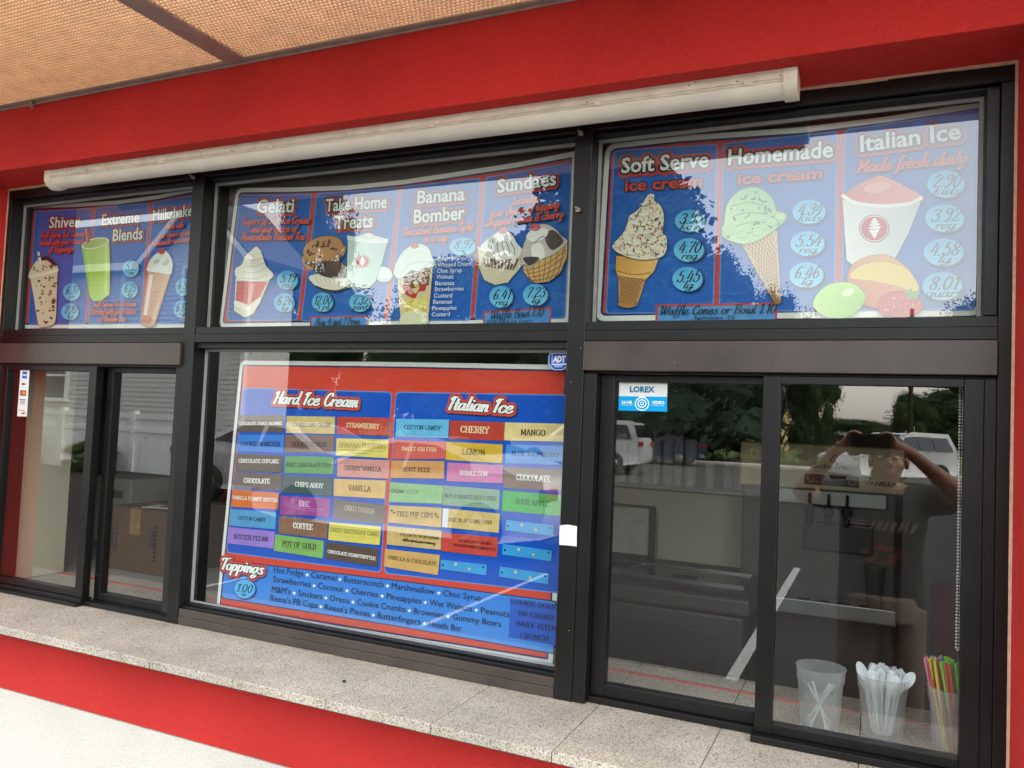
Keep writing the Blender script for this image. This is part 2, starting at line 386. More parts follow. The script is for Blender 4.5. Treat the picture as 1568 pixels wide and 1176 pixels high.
SERIF = {  # slab capitals, height 14; '_' puts a serif on that end, 'c' a smooth path
'A':'12|_1,0 6,14;6,14 11,0_;3,5 9,5','B':'12|_3,0 3,14_;c3,14 8,13.8 9.6,11 8,7.6 3,7.2;c3,7.2 8.5,7 10.6,3.8 8.3,.2 3,0','C':'12|c10,10.5 8.5,13.4 5.5,14 2.3,11.5 1.5,7 2.3,2.5 5.5,0 8.5,.6 10.5,3.2',
'D':'13|_3,0 3,14_;c3,14 7,14 10.5,11.5 11.4,7 10.5,2.5 7,0 3,0','E':'11.5|_3,0 3,14_;3,14 10,14;10,14 10,11.5;3,7.2 8,7.2;3,0 10,0;10,0 10,2.6','F':'11|_3,0 3,14_;3,14 10,14;10,14 10,11.5;3,7.2 8,7.2',
'G':'13|c10,10.5 8.5,13.4 5.5,14 2.3,11.5 1.5,7 2.3,2.5 5.5,0 8.5,.6 10.5,2;10.5,0 10.5,6_','H':'13|_2.5,0 2.5,14_;_10.5,0 10.5,14_;2.5,7 10.5,7','I':'6|_3,0 3,14_','J':'8|c5.5,14 5.5,4 4,.3 1.5,1',
'K':'12|_3,0 3,14_;_10,14 3.2,6;5,8 10.5,0_','L':'11|_3,0 3,14_;3,0 9.5,0;9.5,0 10,3','M':'15|_2,0 2.5,14_;2.5,14 7.5,2;7.5,2 12.5,14;_13,0 12.5,14_','N':'13|_2.5,0 2.5,14;2.5,14 10.5,0;10.5,0 10.5,14_',
'O':'13|c6.5,14 3,12.3 1.5,7 3,1.7 6.5,0 10,1.7 11.5,7 10,12.3 6.5,14','P':'11.5|_3,0 3,14_;c3,14 8,13.8 10,10.6 8,7.2 3,7','Q':'13|c6.5,14 3,12.3 1.5,7 3,1.7 6.5,0 10,1.7 11.5,7 10,12.3 6.5,14;7,3 12,-1.5','R':'12|_3,0 3,14_;c3,14 8,13.8 10,10.6 8,7.2 3,7;6.5,7 10.5,0_',
'S':'10.5|c9,11 7.5,13.7 4.5,13.8 2.3,11 4,8.3 7.5,6 8.8,3 6.5,.2 3.5,.4 1.5,3.2','T':'12|_6,0 6,14;1,14 11,14;1,14 1,11.5;11,14 11,11.5','U':'13|_2.5,14 2.5,5;c2.5,5 3.3,1.2 6.5,0 9.7,1.2 10.5,5;10.5,5 10.5,14_',
'V':'12|_1,14 6,0;6,0 11,14_','W':'16|_1,14 4.5,0;4.5,0 8,12;8,12 11.5,0;11.5,0 15,14_','X':'12|_1.5,0 10.5,14_;_1.5,14 10.5,0_','Y':'12|_1,14 6,7;6,7 11,14_;6,7 6,0_','1':'7|_3.5,0 3.5,14;3.5,14 1.5,12',
'0':'10|c5,14 2.3,12 1.5,7 2.3,2 5,0 7.7,2 8.5,7 7.7,12 5,14','3':'10|c2,12 5,14 8,12 7,8.5 4.5,7.5;c4.5,7.5 8,7 8.5,3 5.5,0 1.5,1.5','2':'10|c2,11 4,14 7.5,13 7.5,9.5 2,0;2,0 8.5,0;8.5,0 8.7,2','%':'14|10.5,14 3,0;c3,14 1.5,11 3,8 4.5,11 3,14;c10.5,6 9,3 10.5,0 12,3 10.5,6',
'&':'13|c11.5,7.5 8,1 4.5,0 2,2.5 3,6 7.5,10 6.5,13.5 4,13 4,10 11,0','!':'6|3,14 3,4.5;3,.8 3,0','-':'7|1.5,6 5.5,6','.':'5|2.2,1 2.4,0',"'":'4|2,14 2,11',' ':'6|'}
_gl = {}
def stroke_text(body, font, pen):
    """-> (strokes as lists of quads, width, cap height); a flat nib: full on down strokes, thin on cross strokes"""
    key = (body, font, pen)
    if key in _gl: return _gl[key]
    F, cap = (SCRIPT, 19.0) if font == 'script' else (SERIF, 14.0)
    quads, x = [], 0.0
    for ch in body:
        g = F.get(ch) or F.get(ch.upper()) or F[' ']
        adv, _, ss = g.partition('|')
        for st in ss.split(';') if ss else []:
            a = st.startswith('_'); b = st.endswith('_'); sm = st.startswith('c')
            pts = [tuple(float(t) for t in q.split(',')) for q in st.strip('_c').split(' ')]
            if (font == 'script' or sm) and len(pts) > 2: pts = catmull(pts, n=4)
            if font == 'script': pts = [(px + 0.22 * py, py) for px, py in pts]
            pts = [(px + x, py) for px, py in pts]
            L, R = [], []
            for i, p in enumerate(pts):
                p0, p1 = pts[max(i - 1, 0)], pts[min(i + 1, len(pts) - 1)]
                tx, ty = p1[0] - p0[0], p1[1] - p0[1]
                d = math.hypot(tx, ty) or 1
                tx, ty = tx / d, ty / d
                w = pen * (0.42 + 0.58 * abs(ty) ** 1.2) / 2
                L.append((p[0] - ty * w, p[1] + tx * w)); R.append((p[0] + ty * w, p[1] - tx * w))
                if i == 0 or i == len(pts) - 1:
                    s = (-1 if i == 0 else 1) * pen * 0.2
                    L[-1] = (L[-1][0] + tx * s, L[-1][1] + ty * s); R[-1] = (R[-1][0] + tx * s, R[-1][1] + ty * s)
            quads.append([(L[i], L[i + 1], R[i + 1], R[i]) for i in range(len(pts) - 1)])
            for on, p in ((a, pts[0]), (b, pts[-1])):
                if on:
                    h, wd = pen * 0.28, pen * 0.5 + 1.15
                    quads.append([((p[0] - wd, p[1] - h), (p[0] + wd, p[1] - h), (p[0] + wd, p[1] + h), (p[0] - wd, p[1] + h))])
        x += float(adv)
    _gl[key] = (quads, x, cap)
    return _gl[key]

_ft = {}
def font_text(body, off):
    """built-in sans font -> (verts, faces, x0, x1, cap height)"""
    key = (body, off)
    if key in _ft: return _ft[key]
    def mk(s):
        c = bpy.data.curves.new('lettering_curve', 'FONT'); c.body = s; c.resolution_u = 2; c.offset = off
        o = bpy.data.objects.new('lettering_curve', c); m = o.to_mesh()
        v = [(q.co.x, q.co.y) for q in m.vertices]; f = [tuple(p.vertices) for p in m.polygons]
        o.to_mesh_clear(); bpy.data.objects.remove(o); bpy.data.curves.remove(c)
        return v, f
    v, f = mk(body); hv, _ = mk('H')
    _ft[key] = (v, f, min(p[0] for p in v), max(p[0] for p in v), max(p[1] for p in hv))
    return _ft[key]

# ------------------------------------------------------------------ printed artwork: thin layers of ink on a plane Y = y
class Art:
    def __init__(self, y, zoom=(0, 0, 1)):
        self.y0 = y; self.k = 0; self.v, self.f, self.c = [], [], []; self.z = zoom
    def P(self, x, y):
        ox, oy, s = self.z
        p = at(ox + x / s, oy + y / s, self.y0)
        return (p.x, p.z)
    def layer(self, d=1.0):
        self.k += d
        return self.y0 - 0.00012 * self.k
    def raw(self, pts, faces, cols, y):
        o = len(self.v)
        self.v += [(x, y, z) for x, z in pts]
        for f in faces:
            self.f.append(tuple(i + o for i in f)); self.c.append([cols[i] for i in f] if isinstance(cols, list) else [cols] * len(f))
    def fill(self, pts, col, grad=None):
        """pts in plane coordinates; grad = (colour2, (x0,z0), (x1,z1))"""
        tri = tessellate_polygon([[Vector((x, z, 0)) for x, z in pts]])
        c1 = lin(col)
        if grad:
            c2, a, b = lin(grad[0]), grad[1], grad[2]
            dx, dz = b[0] - a[0], b[1] - a[1]; L = dx * dx + dz * dz
            cols = []
            for x, z in pts:
                t = min(1, max(0, ((x - a[0]) * dx + (z - a[1]) * dz) / L))
                cols.append(tuple(p + (q - p) * t for p, q in zip(c1, c2)))
        else: cols = c1
        self.raw(pts, tri, cols, self.layer())
    def poly(self, pts, col, smooth=False, grad=None, edge=None, ew=2.0):
        q = [self.P(*p) for p in pts]
        if smooth: q = catmull(q, True, 5)
        if edge: self.line(pts, edge, ew, True, smooth)
        g = (grad[0], self.P(*grad[1]), self.P(*grad[2])) if grad else None
        self.fill(q, col, g)
        return q
    def line(self, pts, col, w, closed=False, smooth=False):
        q = [self.P(*p) for p in pts]
        if smooth: q = catmull(q, closed, 5)
        w = w / self.z[2] * 0.00156 / 2
        n = len(q); L, R = [], []
        for i in range(n):
            a = q[(i - 1) % n] if closed else q[max(i - 1, 0)]
            b = q[(i + 1) % n] if closed else q[min(i + 1, n - 1)]
            tx, tz = b[0] - a[0], b[1] - a[1]; d = math.hypot(tx, tz) or 1
            L.append((q[i][0] - tz / d * w, q[i][1] + tx / d * w)); R.append((q[i][0] + tz / d * w, q[i][1] - tx / d * w))
        m = n if closed else n - 1
        self.raw(L + R, [(i, (i + 1) % n, (i + 1) % n + n, i + n) for i in range(m)], lin(col), self.layer())
    def ell(self, cx, cy, rx, ry, col, rotd=0, n=28, grad=None, edge=None, ew=2.0):
        a = math.radians(rotd)
        pts = [(cx + rx * math.cos(t) * math.cos(a) - ry * math.sin(t) * math.sin(a), cy + rx * math.cos(t) * math.sin(a) + ry * math.sin(t) * math.cos(a))
               for t in [2 * math.pi * k / n for k in range(n)]]
        return self.poly(pts, col, False, grad, edge, ew)
    def dots(self, pts, n, cols, size, seed=1, slim=1.0):
        r = random.Random(seed)
        xs = [p[0] for p in pts]; ys = [p[1] for p in pts]
        def inside(x, y):
            c = False; j = len(pts) - 1
            for i in range(len(pts)):
                (xi, yi), (xj, yj) = pts[i], pts[j]
                if (yi > y) != (yj > y) and x < (xj - xi) * (y - yi) / (yj - yi) + xi: c = not c
                j = i
            return c
        k = 0; g = 0
        y = self.layer()
        while k < n and g < n * 20:
            g += 1
            x, yy = r.uniform(min(xs), max(xs)), r.uniform(min(ys), max(ys))
            if not inside(x, yy): continue
            k += 1
            s = size * r.uniform(0.5, 1.2); a = r.uniform(0, math.pi)
            q = []
            for t in range(6):
                b = t * math.pi / 3; u, w = s * math.cos(b), s * slim * math.sin(b)
                q.append(self.P(x + u * math.cos(a) - w * math.sin(a), yy + u * math.sin(a) + w * math.cos(a)))
            self.raw(q, [tuple(range(6))], lin(r.choice(cols)), y - 0.00001 * k * 0.3)
        self.k += 1
    def text(self, body, x0, y0, x1, y1, h, col, font='sans', pen=2.2, shear=0.0, outline=()):
        a, b = self.P(x0, y0), self.P(x1, y1)
        ht = self.P((x0 + x1) / 2, (y0 + y1) / 2 - h); mid = self.P((x0 + x1) / 2, (y0 + y1) / 2)
        H = math.hypot(ht[0] - mid[0], ht[1] - mid[1])
        W = math.hypot(b[0] - a[0], b[1] - a[1])
        u = ((b[0] - a[0]) / W, (b[1] - a[1]) / W); v = (-u[1], u[0])
        if font == 'sans':
            V, F, xa, xb, cap = font_text(body, pen * 0.01)
            pts = []
            for x, y in V:
                s, t = (x - xa) / (xb - xa) * W, y / cap * H
                s += shear * t
                pts.append((a[0] + u[0] * s + v[0] * t, a[1] + u[1] * s + v[1] * t))
            groups = [(pts, F)]
        else:
            Q, wd, cap = stroke_text(body, font, pen)
            groups = []
            for st in Q:
                pts, F = [], []
                for q in st:
                    F.append(tuple(range(len(pts), len(pts) + 4)))
                    for x, y in q:
                        s, t = x / wd * W, y / cap * H
                        s += shear * t
                        pts.append((a[0] + u[0] * s + v[0] * t, a[1] + u[1] * s + v[1] * t))
                groups.append((pts, F))
        def lay(dx, dz, c):
            y = self.layer(0.25); 
            for gi, (pts, F) in enumerate(groups):
                self.raw([(x + dx, z + dz) for x, z in pts], F, lin(c), y - 0.0000012 * gi)
        for r, c, sx, sy in outline:
            rr = r / self.z[2] * 0.00156
            for k in range(12):
                t = 2 * math.pi * k / 12
                lay(rr * math.cos(t) + sx * 0.00156 / self.z[2], rr * math.sin(t) - sy * 0.00156 / self.z[2], c)
        lay(0, 0, col)
    def build(self, name, parent):
        off = wloc(parent)
        me = bpy.data.meshes.new(name)
        # ink faces look towards the viewer (-Y)
        fs, cs = [], []
        for f, c in zip(self.f, self.c):
            A, B, Cc = self.v[f[0]], self.v[f[1]], self.v[f[2]]
            cr = (B[0] - A[0]) * (Cc[2] - A[2]) - (B[2] - A[2]) * (Cc[0] - A[0])
            if cr < 0: f, c = f[::-1], c[::-1]
            fs.append(f); cs.append(c)
        me.from_pydata([(x - off.x, y - off.y, z - off.z) for x, y, z in self.v], [], fs)
        ca = me.color_attributes.new('Col', 'FLOAT_COLOR', 'CORNER')
        flat = []
        for c in cs:
            for q in c: flat += q
        ca.data.foreach_set('color', flat)
        me.materials.append(M_PRINT)
        o = bpy.data.objects.new(name, me); COL.objects.link(o); o.parent = parent
        return o

def inset(poly, d):
    """offset a polygon of (x, z) inwards by d (mitred)"""
    n = len(poly)
    ar = sum(poly[i][0] * poly[(i + 1) % n][1] - poly[(i + 1) % n][0] * poly[i][1] for i in range(n))
    s = 1 if ar > 0 else -1
    out = []
    for i in range(n):
        a, b, c = poly[i - 1], poly[i], poly[(i + 1) % n]
        def nrm(p, q):
            dx, dz = q[0] - p[0], q[1] - p[1]; L = math.hypot(dx, dz) or 1e-9
            return (-dz / L * s, dx / L * s)
        n1, n2 = nrm(a, b), nrm(b, c)
        k = 1 + n1[0] * n2[0] + n1[1] * n2[1]
        out.append((b[0] + (n1[0] + n2[0]) / max(k, 0.3) * d, b[1] + (n1[1] + n2[1]) / max(k, 0.3) * d))
    return out

def fillet(poly, rs, n=6):
    out = []
    N = len(poly)
    for i in range(N):
        r = rs[i] if isinstance(rs, (list, tuple)) else rs
        p = Vector(poly[i]); a = Vector(poly[i - 1]) - p; b = Vector(poly[(i + 1) % N]) - p
        if r <= 0: out.append(tuple(p)); continue
        a.normalize(); b.normalize()
        ang = a.angle(b)
        if ang > 2.9: out.append(tuple(p)); continue
        t = r / math.tan(ang / 2)
        p0, p1 = p + a * t, p + b * t
        for k in range(n + 1):
            s = k / n
            q = p0 * (1 - s) ** 2 + p * (2 * s * (1 - s)) + p1 * s * s
            out.append(tuple(q))
    return out
# ================================================================== the shop front
stand = thing('ice_cream_stand', 'red stucco ice cream stand with black framed serving windows and granite counter', 'building', (-1.4, 0.0, 0.0))
def part(mb, name, mats, parent=None, **k):
    return mb.build(name, mats, parent if parent is not None else stand, **k)

# red walls: fascia over the windows, both sides, band under the counter
m = MB()
m.box(-7.0, 4.0, -0.17, 0.13, 2.432, 4.0)
m.box(-7.0, -2.992, -0.17, 0.13, 0.70, 2.4318)
m.box(0.256, 4.0, -0.17, 0.13, 0.70, 2.4318)
m.box(-2.9918, 0.2558, -0.17, 0.13, 0.70, 0.922)
part(m, 'wall', M_RED)
m = MB(); m.box(-7.0, 4.0, -0.172, 0.13, 0.0, 0.697)
part(m, 'base_wall', M_WHITE)
m = MB()
m.box(-7.0, -6.8, 0.132, 5.0, 0.0, 4.0); m.box(3.8, 4.0, 0.132, 5.0, 0.0, 4.0); m.box(-7.0, 4.0, 5.0, 5.2, 0.0, 4.0)
m.box(-7.1, 4.1, -0.25, 5.3, 4.002, 4.2)
part(m, 'rear_wall', plain('cream_block', (190, 180, 165), 0.9, noise=0.1))

# granite counter: tiles with thin open joints on a mortar bed
m = MB()
xs = [-2.367 + 0.2935 * k for k in range(-3, 11)]
for a, b in zip(xs[:-1], xs[1:]):
    x0, x1 = max(a + 0.0011, -2.99), min(b - 0.0011, 0.2545)
    if a < -2.99 < b or a < 0.2545 < b or x1 - x0 > 0.05:
        if x1 > x0: m.box(x0, x1, -0.30, 0.425, 0.9268, 0.95)
m.box(-3.2, -2.9915, -0.30, -0.1725, 0.9268, 0.95); m.box(0.2565, 0.46, -0.30, -0.1725, 0.9268, 0.95)
part(m, 'counter_top', M_GRAN, bevel=0.0012, seg=1)
m = MB(); m.box(-2.989, 0.2535, -0.292, 0.42, 0.9222, 0.9262); m.box(-2.988, 0.252, -0.296, 0.42, 0.9266, 0.9478)
part(m, 'mortar_bed', M_JOINT)
m = MB(); m.box(-2.985, 0.25, 0.298, 0.308, 0.9505, 0.9545)
part(m, 'red_trim_strip', plain('red_trim', (190, 60, 60), 0.5))

# frame: head, jambs, mullions, transom bars
m = MB()
m.box(-2.99, 0.253, 0.0, 0.11, 2.392, 2.4265)
m.box(-2.9875, 0.2505, 0.018, 0.1, 2.383, 2.3918)
m.box(-2.99, -2.972, 0.0, 0.11, 0.951, 2.3915)
m.box(0.226, 0.253, 0.0, 0.11, 0.951, 2.3915)
m.box(0.2, 0.2256, 0.006, 0.11, 1.9, 2.3825)
for a, b in ((-2.052, -2.003), (-0.7205, -0.672)):
    m.box(a, b, -0.002, 0.115, 0.9505, 2.394)
part(m, 'window_frame', M_FRAME, bevel=0.0022)
m = MB()
for a, b in ((-2.9715, -2.0525), (-2.0025, -0.721), (-0.6715, 0.2255)):
    m.box(a, b, 0.001, 0.11, 1.877, 1.8985)
    m.box(a, b, 0.004, 0.109, 1.8765, 1.8775)
    m.box(a, b, -0.001, 0.11, 1.8502, 1.8762)
part(m, 'transom_bar', M_FRAME, bevel=0.0015)
# caulk round the frame
rc = random.Random(3)
m = MB()
x = -2.992
while x < 0.254:
    w = rc.uniform(0.05, 0.14)
    m.box(x, min(x + w, 0.2555), -0.005 - rc.uniform(0, 0.003), -0.0005, 2.4262 + rc.uniform(-0.0015, 0.001), 2.4316); x += w
for X0, X1 in ((-2.9915, -2.9888), (0.2498, 0.2555)):
    z = 0.9512
    while z < 2.426:
        w = rc.uniform(0.12, 0.4)
        j = rc.uniform(0, 0.0006)
        m.box(X0 + (j if X0 > 0 else 0), X1 - (0 if X0 > 0 else j), -0.004, -0.0006, z, min(z + w, 2.4258)); z += w
part(m, 'caulk', M_CAULK)
# bolts on the mullions
for px, py in ((890, 205), (886, 322), (297, 272)):
    p = at(px, py, -0.004)
    m = MB(); m.tube([(p.x, -0.002, p.z), (p.x, -0.012, p.z)], 0.006, 8); m.tube([(p.x, -0.0121, p.z), (p.x - 0.004, -0.02, p.z + 0.006)], 0.002, 6)
    part(m, 'bolt', M_RAIL)

# fixed windows
def fixed_window(x0, x1, z0, z1, sill=False):
    e = bpy.data.objects.new('window', None); COL.objects.link(e); e.parent = stand
    e.location = Vector(((x0 + x1) / 2, 0.05, z0)) - stand.location
    if sill:
        m = MB()
        m.box(x0, x1, 0.0, 0.06, 0.951, 0.9755); m.box(x0, x1, 0.0016, 0.06, 0.976, 1.0)
        part(m, 'sill', M_FRAME_LIT, e, bevel=0.0012)
        m = MB(); m.box(x0, x1, 0.010, 0.06, 1.0003, 1.008); m.box(x0, x1, 0.024, 0.06, 1.0083, 1.014)
        part(m, 'glazing_bead', M_FRAME, e, bevel=0.001)
        z0 = 1.014
        m = MB(); m.box(x0, x1, 0.012, 0.1, 1.8325, 1.8498); part(m, 'head_trim', M_BLACK, e)
        z1 = 1.832
    m = MB()
    g = 0.008
    m.box(x0, x0 + g, 0.047, 0.053, z0, z1); m.box(x1 - g, x1, 0.047, 0.053, z0, z1)
    m.box(x0 + g, x1 - g, 0.047, 0.053, z1 - g, z1); m.box(x0 + g, x1 - g, 0.047, 0.053, z0, z0 + 0.004)
    part(m, 'gasket', M_GASKET, e)
    m = MB(); m.add([(x0, 0.055, z0), (x1, 0.055, z0), (x1, 0.055, z1), (x0, 0.055, z1)], [(0, 1, 2, 3)])
    part(m, 'pane', M_GLASS, e)
    return e
fixed_window(-2.9715, -2.0525, 1.899, 2.3825)
fixed_window(-2.0025, -0.721, 1.899, 2.3825)
fixed_window(-0.6715, 0.1995, 1.899, 2.3825)
fixed_window(-2.0025, -0.721, 0.951, 1.84, True)

# sliding serving windows
def sash(e, x0, x1, y, z0, z1, wl, wr, wb=0.022, wt=0.018, d=0.03):
    m = MB()
    m.box(x0, x0 + wl, y, y + d, z0, z1); m.box(x1 - wr, x1, y, y + d, z0, z1)
    m.box(x0 + wl, x1 - wr, y + 0.001, y + d, z0, z0 + wb); m.box(x0 + wl, x1 - wr, y + 0.001, y + d, z1 - wt, z1)
    part(m, 'sash', M_FRAME, e, bevel=0.0014)
    m = MB(); yy = y + d * 0.5
    m.add([(x0 + wl, yy, z0 + wb), (x1 - wr, yy, z0 + wb), (x1 - wr, yy, z1 - wt), (x0 + wl, yy, z1 - wt)], [(0, 1, 2, 3)])
    part(m, 'pane', M_GLASS, e)
def slider(x0, x1):
    e = bpy.data.objects.new('sliding_window', None); COL.objects.link(e); e.parent = stand
    e.location = Vector(((x0 + x1) / 2, 0.0, 0.951)) - stand.location
    return e
sl = slider(-2.97, -2.05)
m = MB(); m.box(-2.9715, -2.0525, -0.012, 0.1, 1.7745, 1.8478); part(m, 'header', M_FRAME_LIT, sl, bevel=0.002)
m = MB(); m.box(-2.9715, -2.0525, 0.0, 0.1, 1.768, 1.7742); m.box(-2.078, -2.0525, 0.002, 0.1, 0.978, 1.7678); m.box(-2.9715, -2.95, 0.002, 0.1, 0.978, 1.7678); part(m, 'jamb_liner', M_BLACK, sl)
m = MB(); m.box(-2.9715, -2.44, -0.03, 0.03, 0.951, 0.962); m.box(-2.9715, -2.44, -0.012, 0.03, 0.9622, 0.975); m.box(-2.4395, -2.0525, 0.0, 0.1, 0.951, 0.9655); part(m, 'track', M_FRAME, sl, bevel=0.001)
sash(sl, -2.9495, -2.449, -0.001, 0.9755, 1.7675, 0.024, 0.036)
sash(sl, -2.4385, -2.0785, 0.036, 0.966, 1.7675, 0.03, 0.004, 0.026)
sr = slider(-0.67, 0.225)
m = MB(); m.box(-0.6715, 0.2255, -0.012, 0.1, 1.7745, 1.8478); part(m, 'header', M_FRAME_LIT, sr, bevel=0.002)
m = MB(); m.box(-0.6715, 0.2255, 0.012, 0.1, 1.768, 1.7742); m.box(-0.6715, -0.638, 0.0, 0.1, 0.9515, 1.7678); m.box(0.2035, 0.2255, 0.0, 0.1, 0.9515, 1.7678); part(m, 'jamb_liner', M_FRAME, sr, bevel=0.0015)
m = MB(); m.box(-0.6375, -0.2405, 0.02, 0.1, 0.951, 0.966); m.box(-0.24, 0.203, -0.028, 0.034, 0.951, 0.966); part(m, 'track', M_FRAME, sr, bevel=0.001)
sash(sr, -0.6372, -0.2365, 0.036, 0.9665, 1.7675, 0.036, 0.004, 0.03)
sash(sr, -0.236, 0.2032, -0.001, 0.9665, 1.7675, 0.038, 0.036, 0.022)

# ------------------------------------------------------------------ canopy with louvred soffit panels
can = bpy.data.objects.new('canopy', None); COL.objects.link(can); can.parent = stand; can.location = Vector((-1.4, -0.17, 2.655)) - stand.location
ZC = 2.656
def louvre(x0, x1, y0, y1):
    p = 0.0127
    ny, nx = int((y1 - y0) / p), int((x1 - x0) / p)
    m = MB(); m.add([(x0, y0, ZC + 0.0055), (x1, y0, ZC + 0.0055), (x1, y1, ZC + 0.0055), (x0, y1, ZC + 0.0055)], [(0, 1, 2, 3)])
    pn_ = part(m, 'soffit_panel', M_MESH, can)
    vs, fs = [], []
    for j in range(ny + 1):            # long bars along the wall, with staggered cross pieces between them
        y = y0 + j * p
        o = len(vs); vs += [(x0, y - .0012, ZC - .001), (x1, y - .0012, ZC - .001), (x1, y + .0012, ZC - .001), (x0, y + .0012, ZC - .001), (x0, y + .0005, ZC + .005), (x1, y + .0005, ZC + .005), (x0, y - .0005, ZC + .005), (x1, y - .0005, ZC + .005)]
        fs += [(o, o + 1, o + 2, o + 3), (o + 3, o + 2, o + 5, o + 4), (o + 1, o, o + 6, o + 7)]
        if j == ny: break
        for i in range(nx):
            x = x0 + (i + 0.5 * (j % 2) + .25) * p
            if x + .002 > x1: continue
            o = len(vs); vs += [(x - .0010, y, ZC), (x + .0010, y, ZC), (x + .0010, y + p, ZC), (x - .0010, y + p, ZC), (x, y, ZC + .005), (x, y + p, ZC + .005)]
            fs += [(o, o + 1, o + 2, o + 3), (o + 1, o + 4, o + 5, o + 2), (o + 4, o, o + 3, o + 5)]
    m = MB(); m.v, m.f, m.m, m.s = vs, fs, [0] * len(fs), [False] * len(fs)
    g = m.build('lattice', M_MESHD, None); g.parent = pn_; g.location = -wloc(pn_)
bars = [-4.15, -2.937, -1.715, -0.493, 0.73, 1.95]
def front(x): return -0.935 if x < -0.245 else -0.805
for a, b in zip(bars[:-1], bars[1:]):
    if b > -0.5 and a > -0.6 and a < 0: louvre(a + 0.035, -0.245, -0.79, -0.19); louvre(-0.245, b - 0.035, -0.79, -0.19)
    else: louvre(a + 0.035, b - 0.035, front(a) + 0.02, -0.19)
m = MB()
for x in bars: m.box(x - 0.035, x + 0.035, front(x) + 0.012, -0.191, ZC - 0.006, ZC + 0.012)
m.box(-5.0, 2.6, -0.19, -0.1705, ZC - 0.004, ZC + 0.012); m.box(-5.0, 2.6, -0.176, -0.1705, ZC - 0.012, ZC - 0.0045)
part(m, 'rail', M_RAIL, can, bevel=0.001)
m = MB(); m.box(-5.0, -0.2452, -0.945, -0.9255, ZC - 0.012, ZC + 0.32); m.box(-0.245, 2.6, -0.815, -0.7955, ZC - 0.012, ZC + 0.32); m.box(-0.255, -0.245, -0.925, -0.816, ZC - 0.012, ZC + 0.32)
part(m, 'fascia', plain('pale_fascia', (205, 200, 195), 0.6, noise=0.06))
m = MB(); m.tube([(-2.62, -0.182, ZC - 0.008), (-2.615, -0.185, ZC - 0.022), (-2.607, -0.186, ZC - 0.034)], [0.008, 0.006, 0.001], 6)
tag(m.build('wasp_nest', plain('mud', (150, 135, 115), 0.95, noise=0.2), loc=(-2.615, -0.185, 2.65)), 'small grey mud lump hanging from the canopy edge', 'wasp nest')

# ------------------------------------------------------------------ fluorescent fitting under the soffit
fx = thing('strip_light', 'long cream fluorescent strip light fixed above the windows, unlit', 'strip light', (-1.39, -0.09, 2.432))
m = MB(); m.sweep([(-0.122, 2.4315), (-0.122, 2.411), (-0.117, 2.407), (-0.06, 2.407), (-0.055, 2.411), (-0.055, 2.4315)], -2.585, -0.197)
m.sweep([(-0.1245, 2.4068), (-0.1245, 2.4035), (-0.053, 2.4035), (-0.053, 2.4068)], -2.585, -0.197)
for x in (-2.49, -2.2, -1.7, -1.2, -0.75, -0.33):
    m.box(x - 0.012, x + 0.012, -0.1232, -0.1218, 2.418, 2.4225)
m.build('housing', M_CREAM, fx, bevel=0.001)
rl = random.Random(8)
for x in (-2.41, -2.06, -1.62, -1.08, -0.62, -0.27):
    m = MB(); m.box(x - .009, x + .009, -0.1262, -0.1248, 2.402, 2.412); m.build('clip', M_CREAM, fx, bevel=0.0008)
m = MB()
for k in range(26):
    x = -2.58 + 2.38 * rl.random() ** 1.6; z = rl.uniform(2.412, 2.429); w = rl.uniform(.001, .004)
    m.add([(x - w, -0.12235, z), (x, -0.12235, z - w * .6), (x + w, -0.12235, z + w * .2), (x + w * .2, -0.12235, z + w * .7)], [(0, 1, 2, 3)])
ru = m.build('rust_marks', plain('rust', (128, 84, 50), 0.9, noise=0.3, scale=90), fx); ru['kind'] = 'stuff'

pr = [(-0.0885 + 0.0335 * math.cos(math.pi + math.pi * k / 14), 2.403 + 0.027 * math.sin(math.pi + math.pi * k / 14)) for k in range(15)]
m = MB(); m.sweep(pr, -2.588, -0.195, smooth=True); m.build('diffuser', M_DIFF, fx)
for a, b in ((-2.612, -2.5855), (-0.1965, -0.168)):
    pr2 = [(-0.0885 + 0.0375 * math.cos(math.pi + math.pi * k / 14), 2.402 + 0.031 * math.sin(math.pi + math.pi * k / 14)) for k in range(15)]
    m = MB(); m.sweep(pr2[:1] + pr2[1:-1] + pr2[-1:] + [(-0.051, 2.431), (-0.126, 2.431)], a, b); m.build('end_cap', M_CREAM, fx, bevel=0.002)
# ================================================================== menu boards behind the glass
YB = 0.085
BLUE, BLUED, LBLUE, REDL, NAVY = (28, 98, 188), (16, 44, 110), (96, 140, 205), (196, 62, 58), (28, 36, 96)
INK = (24, 26, 34)
def board(label, outl, radii, name='menu_board'):
    """outl: photo pixels round the board"""
    P = [at(x, y, YB) for x, y in outl]; poly = [(p.x, p.z) for p in P]
    cx = sum(p[0] for p in poly) / len(poly); zb = min(p[1] for p in poly)
    t = thing(name, label, 'menu board', (cx, YB, zb))
    rp = fillet(poly, radii)
    m = MB(); m.prism(rp, YB, YB + 0.005)
    m.build('panel', plain('white_panel', (232, 232, 226), 0.45), t)
    return t, poly, radii
def ground(A, poly, radii, b=0.012):
    for d, c in ((b, NAVY), (b + 0.006, REDL)):
        q = inset(poly, d); A.fill(fillet(q, [max(0, r - d) if r else 0 for r in radii]), c)
def cell(A, pts, r=0.012, col=BLUE, edge=LBLUE, e=0.0035):
    q = [A.P(*p) for p in pts]
    A.fill(fillet(q, r), edge); A.fill(fillet(inset(q, e), r), col, None)
def head(A, s, x0, y0, x1, y1, h, r=1.0):
    A.text(s, x0, y0, x1, y1, h, (236, 236, 230), 'sans', 2.2, 0.0, ((24 * r, (188, 58, 60), 2, 4), (11 * r, (20, 20, 26), 0, 0)))
